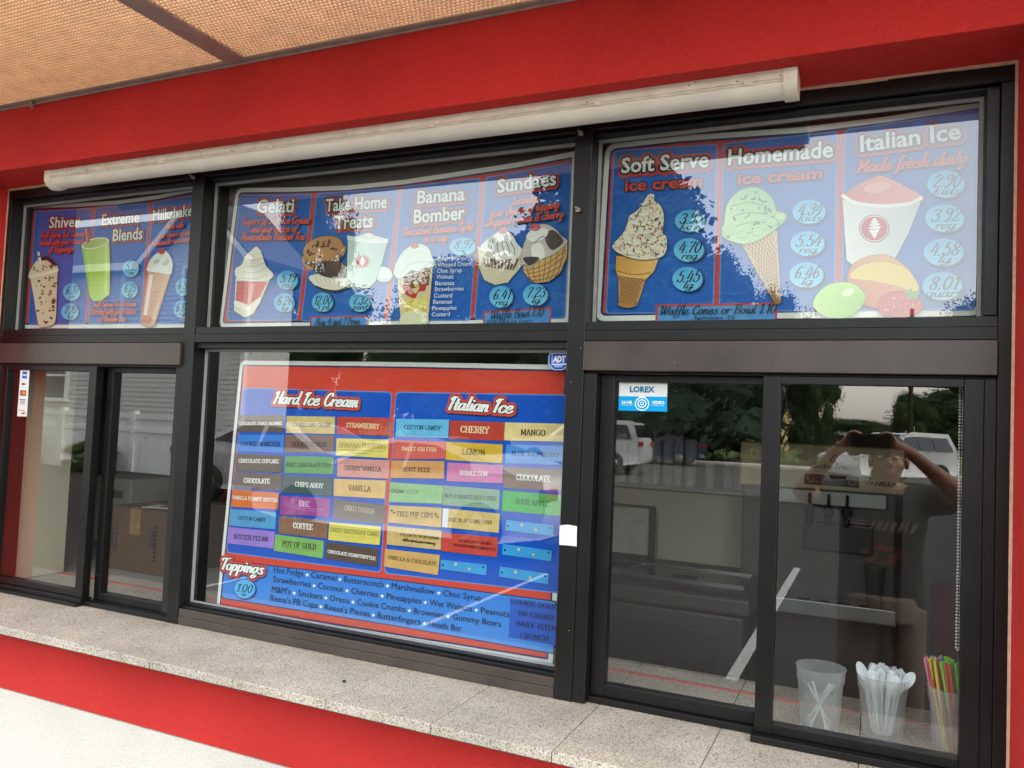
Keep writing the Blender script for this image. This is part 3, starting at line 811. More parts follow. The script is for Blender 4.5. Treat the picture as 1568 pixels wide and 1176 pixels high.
def note(A, s, x0, y0, x1, y1, h, col=(226, 84, 62)):
    A.text(s, x0, y0, x1, y1, h, col, 'script', 3.4, 0.0, ((3.2, (70, 24, 40), 2, 2),))
def bubble(A, cx, cy, rx, ry, price, size):
    k = ry / 65
    A.ell(cx + 8 * k, cy + 7 * k, rx, ry, (18, 40, 86)); A.ell(cx, cy, rx, ry, (38, 112, 178)); A.ell(cx, cy, rx * 0.95, ry * 0.95, (84, 176, 226), grad=((120, 204, 240), (cx, cy - ry), (cx, cy + ry)))
    w = rx * (1.42 if len(price) < 5 else 1.6)
    A.text(price, cx - w / 2, cy + 16 * k, cx + w / 2, cy + 13 * k, 56 * k, INK, 'script', 2.6)
    ws = rx * 0.17 * len(size)
    A.text(size, cx - ws, cy + 48 * k, cx + ws, cy + 47 * k, 38 * k, INK, 'script', 2.4)
def logo(A, cx, cy, r):
    A.ell(cx, cy, r, r * 0.92, (150, 40, 44)); A.ell(cx, cy, r * 0.93, r * 0.86, (236, 232, 228)); A.ell(cx, cy, r * 0.88, r * 0.8, (184, 44, 50))
    W = (240, 238, 234)
    A.poly([(cx - r * .36, cy + r * .1), (cx + r * .36, cy + r * .05), (cx + r * .02, cy + r * .7)], W)
    for k, (w, dy) in enumerate(((.42, -.06), (.36, -.26), (.26, -.44), (.14, -.6))):
        A.poly([(cx - w * r, cy + dy * r + .06 * r), (cx - w * r * .2, cy + dy * r - .08 * r), (cx + w * r, cy + dy * r - .06 * r), (cx + w * r * .8, cy + dy * r + .06 * r), (cx, cy + dy * r + .1 * r)], W, True)
def swirl(A, pts, col=(240, 236, 222), sh=(206, 196, 172), rows=5):
    A.poly(pts, col, True, edge=(70, 62, 60), ew=4)
    xs = [p[0] for p in pts]; ys = [p[1] for p in pts]; x0, x1, y0, y1 = min(xs), max(xs), min(ys), max(ys)
    for k in range(rows):
        t = (k + 1.0) / (rows + 0.7); y = y0 + (y1 - y0) * t; w = (x1 - x0) * 0.40 * (0.25 + 0.75 * t); c = (x0 + x1) / 2 + (pts[0][0] - (x0 + x1) / 2) * (1 - t)
        A.line([(c - w, y + 6), (c - w * .3, y + 14), (c + w * .4, y + 4), (c + w, y - 16)], sh, 5, smooth=True)
        A.line([(c - w * .8, y - 4), (c - w * .2, y + 2), (c + w * .5, y - 8)], (250, 248, 240), 5, smooth=True)
def waffle(A, pts, n, base=(212, 160, 92), line=(158, 100, 48), w=3.5, lite=True):
    """base polygon (quad TL, TR, BR, BL) with a diamond grid"""
    A.poly(pts, base, edge=(60, 40, 30), ew=5)
    a, b, c, d = [Vector(p) for p in pts]
    def uv(u, v): return tuple((a.lerp(b, u)).lerp(d.lerp(c, u), v))
    for k in range(-n, n + 1):
        for s in (1, -1):
            u0 = k / n if s == 1 else 1 - k / n
            seg = []
            for j in range(9):
                v = j / 8; u = u0 + s * v * 1.0
                if 0 <= u <= 1: seg.append(uv(u, v))
            if len(seg) > 1: A.line(seg, line, w)

# ---- left board
t, poly, rad = board('blue menu board listing Shiver, Extreme Blends and Milkshake prices', [(47, 314), (120, 311), (180, 307), (240, 299), (318, 283), (312, 502), (33, 503)], [.03, 0, 0, 0, 0, 0, .025])
A = Art(YB - 0.0004, (0, 270, 4.9)); ground(A, poly, rad, 0.014)
cell(A, [(268, 262), (690, 240), (642, 1108), (212, 1108)]); cell(A, [(714, 238), (1122, 200), (1055, 1108), (662, 1108)]); cell(A, [(1146, 196), (1560, 120), (1540, 1108), (1078, 1108)])
A.build('panel_graphics', t)
A = Art(YB - 0.0035, (0, 270, 4.9))
head(A, 'Shiver', 368, 388, 598, 378, 82); head(A, 'Extreme', 765, 368, 1045, 345, 82); head(A, 'Blends', 848, 487, 1072, 470, 88); head(A, 'Milkshakes', 1150, 335, 1478, 292, 82)
note(A, 'Soft Serve Ice Cream', 305, 465, 636, 452, 44); note(A, 'mixed with your choice', 303, 520, 632, 506, 44); note(A, 'of Toppings', 365, 575, 556, 564, 46)
note(A, 'Made with', 1245, 402, 1385, 384, 44); note(A, 'your choice of our', 1190, 470, 1440, 438, 44); note(A, 'homemade ice cream', 1145, 528, 1440, 488, 44)
note(A, 'Soft Serve Ice Cream', 700, 982, 1028, 976, 44); note(A, 'blended with your choice', 688, 1037, 1028, 1032, 44); note(A, 'of Italian Ice', 746, 1092, 952, 1090, 44)
A.build('lettering', t)
A = Art(YB - 0.0035, (0, 270, 4.9))
for b in ((537, 868, 67, 68, '6.37', 'sm'), (525, 1015, 67, 66, '7.10', 'lg'), (982, 692, 62, 66, '5.18', 'sm'), (975, 853, 62, 66, '6.25', 'lg'), (1380, 833, 64, 70, '6.55', 'reg'), (1367, 998, 64, 70, '6.88', 'lg')): bubble(A, *b)
A.build('price_bubbles', t)
A = Art(YB - 0.006, (0, 270, 4.9))
sh = [(270, 640), (310, 612), (365, 605), (412, 648), (440, 700), (432, 735), (426, 900), (420, 1050), (402, 1108), (342, 1130), (290, 1112), (256, 920), (228, 770), (214, 742), (236, 690)]
A.poly(sh, (236, 228, 198), True, edge=(30, 28, 34), ew=8, grad=((214, 204, 172), (250, 800), (440, 800)))
A.poly([(285, 640), (330, 604), (380, 612), (424, 665), (400, 668), (350, 630)], (44, 34, 34), True)
A.dots([(240, 690), (420, 650), (430, 690), (240, 730)], 14, [(34, 26, 28), (150, 44, 40), (120, 90, 60)], 11, 4, .5)
A.poly([(214, 742), (325, 722), (440, 692), (436, 716), (326, 748), (220, 768)], (246, 240, 218), edge=(170, 158, 130), ew=3)
A.dots([(245, 790), (422, 740), (412, 1090), (300, 1105)], 46, [(34, 26, 28), (40, 30, 30), (168, 50, 44), (120, 84, 52), (90, 110, 60)], 13, 9, .55)
A.poly([(282, 566), (298, 566), (318, 660), (298, 668)], (244, 240, 232), edge=(50, 46, 50), ew=4); A.poly([(286, 600), (304, 594), (306, 604), (288, 610)], (30, 28, 34))
A.build('shake_picture', t)
A = Art(YB - 0.006, (0, 270, 4.9))
A.poly([(612, 528), (640, 690), (672, 900), (700, 935), (760, 932), (822, 888), (826, 700), (820, 475)], (150, 200, 44), edge=(40, 62, 30), ew=6, grad=((196, 226, 96), (640, 700), (800, 690)))
A.poly([(790, 520), (806, 510), (806, 880), (786, 896)], (216, 234, 150)); A.poly([(640, 560), (668, 556), (712, 900), (690, 900)], (176, 216, 70))
A.ell(716, 503, 106, 40, (238, 240, 214), -13, edge=(60, 80, 50), ew=4); A.ell(716, 503, 94, 30, (152, 178, 40), -13, grad=((186, 204, 80), (640, 520), (800, 480)))
A.poly([(632, 392), (661, 388), (678, 492), (650, 504)], (200, 46, 48), edge=(90, 20, 30), ew=4); A.poly([(640, 392), (648, 391), (664, 498), (656, 500)], (232, 120, 112))
A.build('smoothie_picture', t)
A = Art(YB - 0.006, (0, 270, 4.9))
A.poly([(1112, 712), (1282, 735), (1160, 1118), (1130, 1134), (1056, 1112), (1060, 1060)], (200, 140, 112), edge=(70, 56, 60), ew=6, grad=((222, 176, 150), (1090, 800), (1240, 820)))
A.poly([(1122, 735), (1150, 738), (1096, 1090), (1070, 1090)], (240, 220, 206)); A.poly([(1240, 738), (1268, 742), (1160, 1080), (1142, 1060)], (228, 186, 160)); A.poly([(1075, 1040), (1140, 1060), (1128, 1110), (1064, 1095)], (196, 112, 70))
A.poly([(1104, 690), (1122, 640), (1150, 600), (1196, 566), (1240, 556), (1276, 596), (1296, 650), (1292, 705), (1276, 738), (1190, 724), (1112, 712)], (238, 240, 234), True, edge=(80, 86, 88), ew=5)
A.poly([(1150, 640), (1190, 620), (1200, 640), (1170, 660)], (196, 206, 200), True); A.poly([(1220, 660), (1260, 620), (1270, 650), (1240, 670)], (196, 206, 200), True)
A.ell(1214, 562, 26, 22, (200, 60, 64), edge=(110, 30, 40), ew=3)
A.build('milkshake_picture', t)

# ---- middle board
t, poly, rad = board('blue menu board listing Gelati, Take Home Treats and Sundaes, its top edge bowed', [(362, 288), (450, 287), (532, 284), (620, 275), (700, 263), (790, 249), (884, 231), (871, 496), (335, 502)], [.03, 0, 0, 0, 0, 0, 0, .02, .025])
Z2 = (320, 220, 3.92); Z3 = (590, 220, 3.92)
A = Art(YB - 0.0004, Z2); ground(A, poly, rad, 0.014)
cell(A, [(184, 308), (622, 300), (530, 1062), (108, 1062)]); cell(A, [(648, 298), (1142, 262), (1050, 1066), (552, 1066)])
A.z = Z3
cell(A, [(102, 258), (576, 204), (510, 1064), (20, 1064)]); cell(A, [(602, 200), (1122, 112), (1082, 1050), (534, 1058)])
A.z = Z2; A.poly([(608, 1036), (962, 1032), (958, 1100), (608, 1102)], REDL); A.poly([(618, 1044), (952, 1041), (950, 1100), (618, 1100)], (84, 150, 215))
A.z = Z3; A.poly([(590, 1008), (1000, 982), (994, 1076), (588, 1084)], REDL); A.poly([(600, 1018), (990, 993), (984, 1076), (598, 1084)], (84, 150, 215))
A.build('panel_graphics', t)
A = Art(YB - 0.0035, Z2)
head(A, 'Gelati', 285, 416, 508, 410, 80); head(A, 'Take Home', 700, 408, 1068, 385, 76); head(A, 'Treats', 755, 515, 985, 500, 80)
note(A, 'Layers of Soft Ice Cream', 200, 486, 604, 480, 44); note(A, 'and your choice of', 252, 535, 528, 530, 44); note(A, 'Homemade Italian Ice', 192, 582, 575, 578, 44)
A.text('Buy 4 get 1 Free', 638, 1088, 905, 1085, 42, INK, 'script', 2.4)
A.z = Z3
head(A, 'Banana', 195, 362, 480, 340, 78); head(A, 'Bomber', 175, 480, 480, 455, 82); head(A, 'Sundaes', 678, 298, 1030, 250, 82)
note(A, 'Decadent Banana Split', 108, 556, 530, 520, 46); note(A, 'in a cup', 236, 592, 375, 585, 44)
note(A, 'Includes', 765, 372, 925, 350, 46); note(A, 'your choice of topping', 635, 446, 1048, 388, 46); note(A, 'whipped cream & cherry', 604, 502, 1072, 446, 46)
for s, x0, y0, x1, y1 in (('Cherry', 325, 705, 416, 702), ('Whipped Cream', 322, 742, 520, 736), ('Choc Syrup', 318, 779, 467, 774), ('Walnuts', 315, 815, 416, 813), ('Bananas', 308, 853, 420, 851), ('Strawberries', 304, 889, 478, 884), ('Custard', 300, 927, 408, 925), ('Bananas', 295, 964, 408, 962), ('Pineapples', 290, 1003, 435, 998), ('Custard', 287, 1039, 395, 1036)):
    A.text(s, x0, y0, x1, y1, 25, (232, 236, 240), 'sans', 0.5)
A.text('Waffle Bowl 1.10', 635, 1055, 955, 1034, 50, INK, 'script', 2.4); A.text('With hard ice cream', 614, 1082, 890, 1074, 20, INK, 'sans', 0.2)
A.build('lettering', t)
A = Art(YB - 0.0035, Z2)
for b in ((470, 820, 66, 60, '5.19', 'reg'), (453, 955, 66, 60, '6.26', 'lg'), (682, 952, 66, 60, '12.00', '5 pk'), (907, 952, 66, 60, '7.32', 'pint')): bubble(A, *b)
A.z = Z3
for b in ((466, 618, 82, 56, '8.97', ''), (697, 920, 74, 68, '6.41', 'reg'), (903, 908, 78, 68, '7.23', 'lg')): bubble(A, *b)
A.build('price_bubbles', t)
A = Art(YB - 0.006, Z2)
A.poly([(162, 800), (366, 812), (318, 925), (268, 1020), (214, 1044), (150, 1002), (156, 900)], (232, 228, 206), edge=(60, 56, 56), ew=6)
A.poly([(168, 822), (352, 830), (306, 920), (240, 968), (160, 942)], (198, 46, 50), grad=((220, 90, 84), (170, 880), (330, 900)))
A.poly([(158, 945), (200, 955), (240, 985), (286, 940), (312, 930), (296, 970), (240, 1004), (156, 968)], (246, 242, 224), True); A.poly([(250, 840), (276, 842), (250, 960), (230, 965)], (226, 150, 140))
swirl(A, [(287, 618), (312, 648), (330, 700), (346, 738), (384, 778), (376, 806), (300, 824), (210, 816), (160, 784), (162, 748), (196, 728), (216, 680), (256, 640)])
A.line([(160, 784), (210, 816), (300, 824), (376, 806)], (250, 250, 244), 12, smooth=True)
A.build('gelati_picture', t)
A = Art(YB - 0.006, Z2)
A.poly([(572, 668), (804, 610), (802, 680), (750, 720), (640, 758), (580, 740)], (190, 140, 90), True, edge=(50, 40, 36), ew=5)
A.dots([(572, 690), (800, 630), (800, 690), (740, 720), (640, 742), (580, 722)], 90, [(240, 238, 232), (40, 38, 42), (236, 232, 226), (60, 56, 58)], 10, 3, .6)
A.ell(686, 630, 122, 72, (204, 154, 100), -14, edge=(70, 50, 36), ew=5, grad=((184, 128, 76), (600, 600), (780, 680))); A.dots([(600, 620), (680, 570), (780, 580), (780, 650), (660, 690), (590, 670)], 18, [(66, 44, 34), (84, 54, 38)], 15, 8, .55)
A.poly([(616, 790), (862, 760), (866, 800), (850, 850), (764, 886), (668, 868), (626, 840)], (238, 232, 214), True, edge=(40, 34, 34), ew=6)
for k in range(9): A.line([(640 + k * 26, 788 - k * 2), (652 + k * 25, 830), (680 + k * 20, 868 - abs(k - 4) * 3)], (196, 186, 160), 4, smooth=True)
A.poly([(640, 850), (700, 872), (780, 878), (850, 846), (846, 862), (764, 892), (670, 876)], (56, 42, 38), True)
A.ell(748, 756, 117, 50, (58, 36, 32), 6, edge=(26, 20, 22), ew=5, grad=((104, 72, 64), (690, 780), (800, 730)))
A.ell(1050, 785, 56, 46, (196, 214, 206), 15, edge=(70, 90, 90), ew=4); A.ell(1052, 778, 46, 34, (222, 236, 228), 15)
A.poly([(838, 575), (1074, 592), (1040, 720), (1002, 828), (960, 868), (852, 860), (832, 800)], (206, 230, 220), edge=(70, 90, 92), ew=5, grad=((176, 206, 198), (900, 700), (1060, 700)))
A.poly([(876, 575), (920, 550), (964, 538), (1002, 555), (1064, 572), (1040, 586), (900, 586)], (240, 234, 214), True); A.line([(900, 572), (940, 556), (960, 575), (1000, 560)], (206, 180, 160), 5, smooth=True)
A.poly([(834, 552), (960, 572), (1080, 572), (1076, 600), (960, 602), (836, 582)], (228, 244, 236), edge=(110, 130, 130), ew=3); logo(A, 925, 708, 44)
A.build('treats_picture', t)
A = Art(YB - 0.006, Z3)
A.poly([(76, 800), (284, 745), (272, 900), (258, 1040), (244, 1086), (96, 1088), (86, 980)], (226, 206, 160), edge=(56, 56, 52), ew=6)
A.poly([(108, 800), (272, 755), (262, 850), (112, 880)], (120, 84, 56)); A.dots([(115, 790), (265, 760), (255, 850), (120, 850)], 30, [(170, 126, 86), (84, 56, 40), (206, 170, 130)], 12, 5, .6)
A.poly([(108, 850), (150, 858), (180, 900), (215, 850), (244, 824), (240, 880), (200, 890), (176, 930), (120, 900)], (194, 40, 46), True); A.ell(150, 885, 16, 22, (226, 150, 140), -20); A.ell(188, 850, 20, 12, (226, 190, 90), 40)
A.poly([(110, 940), (170, 930), (258, 920), (250, 1040), (120, 1050)], (232, 216, 120)); A.dots([(115, 950), (250, 940), (245, 1030), (125, 1040)], 26, [(244, 236, 170), (214, 190, 80), (240, 226, 140)], 18, 6, .6); A.poly([(100, 1030), (170, 1000), (250, 1020), (244, 1084), (98, 1086)], (226, 228, 190), True)
A.poly([(52, 772), (74, 700), (108, 650), (156, 612), (186, 602), (226, 606), (264, 632), (284, 690), (302, 722), (276, 746), (240, 748), (200, 768), (160, 760), (126, 786), (92, 812), (66, 802)], (214, 228, 218), True, edge=(64, 80, 78), ew=6)
A.line([(90, 720), (140, 650), (200, 630), (250, 650)], (240, 246, 240), 9, smooth=True); A.line([(100, 770), (160, 720), (230, 710), (280, 720)], (176, 196, 188), 6, smooth=True); A.ell(178, 612, 24, 18, (190, 52, 56), edge=(110, 30, 36), ew=3)
A.build('banana_split_picture', t)
A = Art(YB - 0.006, Z3)
bw = [(556, 628), (690, 672), (834, 658), (806, 750), (736, 832), (660, 848), (594, 818), (562, 740)]
A.poly(bw, (222, 210, 176), edge=(50, 46, 44), ew=6); A.poly([(575, 680), (690, 700), (812, 690), (770, 760), (600, 740)], (112, 78, 58))
for k in range(11): A.line([(572 + k * 25, 660 + 12 * math.sin(k / 3)), (598 + k * 18, 760), (625 + k * 11, 836)], (228, 220, 196), 5)
A.poly([(572, 640), (590, 596), (640, 560), (700, 520), (760, 545), (792, 600), (824, 646), (760, 690), (650, 680)], (236, 236, 230), True, edge=(90, 84, 80), ew=4)
for k in range(5): A.line([(650 + k * 26, 580 + k * 3), (640 + k * 34, 630), (660 + k * 30, 668)], (74, 56, 48), 5, smooth=True)
A.line([(556, 622), (620, 668), (700, 692), (780, 684), (834, 654)], (236, 232, 214), 13, smooth=True); A.ell(708, 522, 26, 20, (206, 92, 94), edge=(130, 50, 54), ew=3)
wb = [(834, 770), (832, 735), (1096, 600), (1092, 680), (1050, 780), (984, 828), (906, 838), (862, 806)]
A.poly(wb, (222, 178, 112), edge=(50, 40, 34), ew=7)
for k in range(7): A.line([(850 + k * 38, 742 - k * 20), (866 + k * 30, 800 - k * 6), (890 + k * 20, 836 - k * 3)], (150, 98, 52), 6)
for k in range(4): A.line([(840 + k * 10, 764 + k * 20), (960, 730 + k * 28), (1086 - k * 12, 640 + k * 46)], (150, 98, 52), 6, smooth=True)
A.poly([(818, 700), (838, 600), (880, 520), (936, 486), (1004, 500), (1062, 556), (1096, 596), (1010, 668), (930, 700), (880, 740), (846, 730)], (206, 200, 190), True, edge=(60, 56, 56), ew=5)
A.poly([(960, 560), (1010, 520), (1070, 575), (1060, 610), (1000, 640)], (84, 70, 66), True); A.poly([(880, 620), (940, 600), (960, 680), (900, 700)], (244, 242, 236), True); A.poly([(830, 690), (880, 680), (930, 690), (870, 735)], (70, 60, 58), True); A.poly([(850, 560), (900, 510), (980, 520), (960, 570), (890, 590)], (244, 244, 240), True)
A.line([(900, 600), (950, 560), (1000, 600), (1050, 580)], (110, 96, 90), 6, smooth=True); A.ell(905, 504, 30, 22, (206, 96, 98), edge=(130, 50, 54), ew=3)
A.build('sundae_picture', t)

# ---- right board
t, poly, rad = board('blue menu board listing Soft Serve, Homemade and Italian Ice prices by size', [(927, 221), (1040, 208), (1230, 194.5), (1360, 178), (1522, 152.5), (1507, 483), (911, 492)], [.034, 0, 0, 0, .034, .03, .03])
Z4 = (890, 150, 3.359); Z5 = (1200, 100, 2.94)
def z54(x, y): return ((1200 + x / 2.94 - 890) * 3.359, (100 + y / 2.94 - 150) * 3.359)
A = Art(YB - 0.0004, Z4); ground(A, poly, rad, 0.014)
cell(A, [(168, 270), (702, 236), (682, 1104), (124, 1112)]); cell(A, [(730, 233), z54(245, 295), z54(232, 1106), (706, 1102)]); cell(A, [z54(274, 290), z54(888, 196), z54(862, 1104), z54(256, 1106)])
A.poly([(384, 1064), (1010, 1052), (1006, 1150), (382, 1150)], REDL); A.poly([(396, 1076), (998, 1064), (996, 1150), (394, 1150)], (84, 150, 215))
A.build('panel_graphics', t)
A = Art(YB - 0.0035, Z4)
head(A, 'Soft Serve', 205, 386, 655, 354, 78); head(A, 'Homemade', 755, 346, 1295, 303, 82)
for s, a in (('ice cream', (225, 480, 622, 455)), ('ice cream', (805, 446, 1241, 414))): A.text(s, *a, 58, (206, 66, 62), 'sans', 2.6, 0, ((6, (60, 30, 50), 0, 0),))
A.text('Waffle Cones or Bowl 1.10', 400, 1116, 1000, 1106, 46, INK, 'script', 2.4); A.text('Sprinkles .75', 582, 1141, 790, 1137, 19, INK, 'sans', 0.2)
A.z = Z5
head(A, 'Italian Ice', 345, 391, 798, 332, 74, .9); A.text('Made fresh daily', 322, 486, 820, 442, 56, (222, 78, 66), 'script', 3.4, 0, ((4, (90, 30, 46), 2, 2),))
A.build('lettering', t)
A = Art(YB - 0.0035, Z4)
for b in ((560, 632, 82, 60, '3.95', 'kids'), (554, 782, 82, 64, '4.70', 'reg'), (547, 932, 82, 66, '5.45', 'lg')): bubble(A, *b)
A.z = Z5
for b in ((114, 660, 78, 57, '4.34', 'kids'), (107, 803, 80, 59, '5.54', 'reg'), (102, 945, 80, 60, '6.46', 'lg'), (729, 536, 88, 64, '2.90', 'kids'), (724, 690, 92, 65, '3.92', 'reg'), (719, 843, 94, 65, '4.58', 'lg'), (714, 996, 94, 66, '8.01', 'quart')): bubble(A, *b)
A.build('price_bubbles', t)
A = Art(YB - 0.006, Z4)
A.poly([(182, 812), (398, 826), (374, 892), (330, 936), (190, 924), (176, 880)], (214, 158, 74), edge=(40, 32, 30), ew=6, grad=((236, 190, 110), (190, 860), (300, 870)))
A.line([(186, 890), (270, 908), (360, 900)], (176, 116, 50), 6, smooth=True); A.line([(184, 900), (270, 922), (345, 918)], (240, 200, 130), 5, smooth=True)
waffle(A, [(192, 918), (332, 934), (288, 1066), (194, 1056)], 7, (214, 162, 92), (150, 96, 46), 4); A.poly([(194, 1056), (288, 1066), (250, 1080), (210, 1076)], (190, 134, 70), True)
sc = [(346, 502), (376, 500), (378, 530), (412, 560), (428, 620), (420, 690), (441, 722), (438, 790), (402, 824), (312, 833), (228, 815), (168, 778), (170, 750), (214, 702), (244, 640), (250, 610), (300, 572)]
swirl(A, sc, (238, 232, 208), (208, 198, 160), 6); A.dots(sc, 210, [(176, 50, 50), (40, 66, 150), (40, 120, 70), (210, 110, 60), (60, 50, 60), (220, 190, 60)], 9, 12, .3)
A.build('soft_serve_picture', t)
A = Art(YB - 0.006, Z4)
waffle(A, [(826, 752), (1006, 680), (1028, 1056), (1000, 1062)], 9, (224, 190, 140), (164, 118, 70), 3)
sg = [(738, 640), (748, 560), (790, 500), (850, 466), (920, 468), (975, 510), (1000, 560), (1008, 586), (1050, 596), (1054, 630), (1010, 668), (960, 706), (900, 738), (826, 752), (740, 722), (726, 680)]
A.poly(sg, (150, 198, 130), True, edge=(60, 86, 60), ew=5, grad=((186, 222, 160), (980, 520), (780, 640)))
for k in range(7): A.line([(770 + k * 6, 560 + k * 26), (860, 540 + k * 26), (960 - k * 2, 560 + k * 20)], (176, 216, 150) if k % 2 else (128, 176, 108), 7, smooth=True)
A.dots(sg, 26, [(92, 122, 76), (110, 140, 90)], 13, 6, .5)
for q in ((760, 690), (830, 705), (910, 690), (980, 640), (1025, 615)): A.ell(*q, 26, 20, (172, 216, 150), edge=(116, 160, 100), ew=3)
A.build('ice_cream_cone_picture', t)
A = Art(YB - 0.006, Z5)
A.poly([(264, 596), (622, 604), (560, 760), (502, 868), (470, 912), (330, 912), (284, 878), (274, 740)], (226, 228, 224), edge=(84, 90, 96), ew=5, grad=((196, 204, 206), (400, 760), (560, 780)))
A.poly([(266, 590), (330, 540), (400, 508), (436, 498), (500, 522), (622, 590), (600, 616), (440, 628), (300, 612)], (206, 92, 84), True, edge=(120, 50, 50), ew=4, grad=((226, 140, 120), (300, 600), (460, 520))); A.ell(420, 550, 60, 24, (230, 160, 136), -8)
A.line([(262, 584), (320, 618), (440, 634), (560, 624), (624, 594)], (240, 242, 240), 16, smooth=True); logo(A, 408, 735, 68)
A.build('italian_ice_cup_picture', t)
A = Art(YB - 0.0085, Z5)
A.poly([(286, 965), (310, 900), (380, 862), (470, 858), (560, 918), (606, 1000), (598, 1040), (500, 1086), (400, 1090), (320, 1044)], (200, 92, 60), True, edge=(110, 60, 40), ew=4, grad=((216, 160, 70), (330, 1050), (480, 880)))
A.poly([(304, 952), (350, 908), (450, 890), (556, 928), (604, 1012), (500, 986), (400, 966)], (232, 200, 72), True, edge=(240, 226, 150), ew=6)
A.poly([(134, 1082), (160, 1020), (220, 982), (300, 980), (350, 1010), (368, 1050), (330, 1108), (280, 1136), (190, 1132)], (132, 192, 70), True, edge=(60, 100, 50), ew=4, grad=((180, 224, 110), (330, 1080), (280, 1010))); A.ell(290, 1022, 30, 16, (226, 244, 190), -20)
A.poly([(424, 1080), (450, 1036), (520, 1018), (590, 1040), (626, 1076), (608, 1112), (540, 1132), (450, 1124)], (196, 44, 48), True, edge=(110, 26, 32), ew=4); A.dots([(440, 1080), (520, 1030), (610, 1070), (590, 1105), (460, 1115)], 40, [(240, 150, 120), (150, 24, 34)], 6, 3, .6)
A.poly([(545, 1030), (570, 1005), (585, 1020), (610, 1010), (606, 1040), (580, 1055)], (110, 160, 70), True)
A.build('fruit_picture', t)

# ---- big board in the middle window
t, poly, rad = board('large red and blue menu board of Hard Ice Cream, Italian Ice and Toppings', [(368, 552), (620, 554.5), (876, 559), (846, 1019), (331, 934)], [.025, 0, 0, 0, .025])
bigboard = t
A = Art(YB - 0.0004, (0, 0, 1)); 
for d, c in ((0.013, NAVY), (0.018, (214, 66, 46))):
    q = inset(poly, d); A.fill(fillet(q, [max(0, r - d) if r else 0 for r in rad]), c)
BIGB = (10, 84, 194)
cell(A, [(372, 593.5), (600.5, 600), (583.5, 877), (346.5, 846)], 0.014, BIGB, (86, 146, 220), 0.003)
cell(A, [(606, 600), (873, 604.5), (858, 909), (588.5, 878)], 0.014, BIGB, (86, 146, 220), 0.003)
tp = [(344.5, 857), (600, 887), (852, 920), (848.6, 1002), (600, 958), (338.5, 916)]
q = [A.P(*p) for p in tp]; A.fill(fillet(q, [.01, 0, 0, 0, 0, .012]), NAVY); q2 = inset(q, 0.003)
A.fill(fillet(q2, [.01, 0, 0, 0, 0, .012]), (46, 128, 220), ((74, 144, 226), (q2[0][0], q2[0][1]), (q2[0][0], q2[5][1])))
A.z = (320, 780, 2.8)
A.poly([(1292, 386), (1500, 413), (1490, 584), (1285, 548)], (36, 92, 196))
A.z = (320, 520, 3.92)
A.build('panel_graphics', t)
A = Art(YB - 0.003, (320, 520, 3.92))
def fancy(A, s, x0, y0, x1, y1, h):
    A.text(s, x0, y0, x1, y1, h, (250, 250, 246), 'script', 3.9, 0.06, ((21, (40, 40, 60), 6, 8), (21, (220, 74, 64), 0, 0), (6.5, (14, 14, 18), 0, 0)))
fancy(A, 'Hard Ice Cream', 384, 382, 890, 406, 74)
A.z = (580, 520, 3.92); fancy(A, 'Italian Ice', 412, 420, 800, 442, 80)
A.z = (320, 840, 5.2267); A.text('Toppings', 92, 160, 435, 205, 92, (246, 246, 242), 'script', 4.0, 0.02, ((27, (30, 60, 120), 8, 10), (27, (220, 74, 64), 0, 0), (9, (14, 14, 18), 0, 0)))
A.z = (320, 780, 2.8)
A.build('heading', t)
A = Art(YB - 0.003, (320, 780, 2.8))
A.ell(157, 345, 48, 44, (22, 60, 130)); A.ell(153, 340, 48, 43, (30, 84, 170)); A.ell(153, 340, 45, 40, (92, 184, 236)); A.text('1.00', 116, 352, 184, 358, 34, INK, 'script', 2.4); A.text('ea', 139, 370, 158, 372, 20, INK, 'script', 2.4)
A.build('price_bubbles', t)
A = Art(YB - 0.003, (320, 780, 2.8))
TOP = [((276, 270, 1170, 393), [('Hot Fudge', 278, 405), ('Caramel', 437, 546), ('Butterscotch', 578, 748), ('Marshmallow', 783, 967), ('Choc Syrup', 1004, 1170)]),
       ((275, 310, 1288, 462), [('Strawberries', 275, 435), ('Coconut', 468, 575), ('Cherries', 610, 725), ('Pineapples', 762, 910), ('Wet Walnuts', 947, 1128), ('Peanuts', 1166, 1288)]),
       ((270, 353, 1253, 503), [("M&M's", 270, 350), ('Snickers', 383, 487), ('Oreos', 519, 602), ('Cookie Crumbs', 636, 843), ('Brownies', 879, 1008), ('Gummy Bears', 1046, 1253)]),
       ((265, 391, 1086, 523), [("Reese's PB Cups", 265, 466), ("Reese's Pieces", 498, 690), ('Butterfingers', 724, 908), ('Heath Bar', 944, 1086)])]
for (xa, ya, xb, yb), ws in TOP:
    yy = lambda x: ya + (yb - ya) * (x - xa) / (xb - xa)
    for i, (s, x0, x1) in enumerate(ws):
        A.text(s, x0, yy(x0), x1, yy(x1), 26, (16, 20, 40), 'sans', 0.0)
        if i < len(ws) - 1:
            c = (x1 + ws[i + 1][1]) / 2; y = yy(c) - 9
            A.poly([(c + (9 if k % 2 == 0 else 4.5) * math.sin(k * math.pi / 5), y - (9 if k % 2 == 0 else 4.5) * math.cos(k * math.pi / 5)) for k in range(10)], (228, 244, 250))
for s, x0, y0, x1, y1 in (('COOKIE DOUGH', 1294, 401, 1520, 433), ('100 GRAND', 1325, 453, 1480, 476), ('BABY RUTH', 1318, 496, 1492, 522), ('CRUNCH', 1335, 549, 1456, 564)):
    A.text(s, x0, y0, x1, y1, 21, (18, 26, 60), 'serif', 2.0)
A.build('lettering', t)

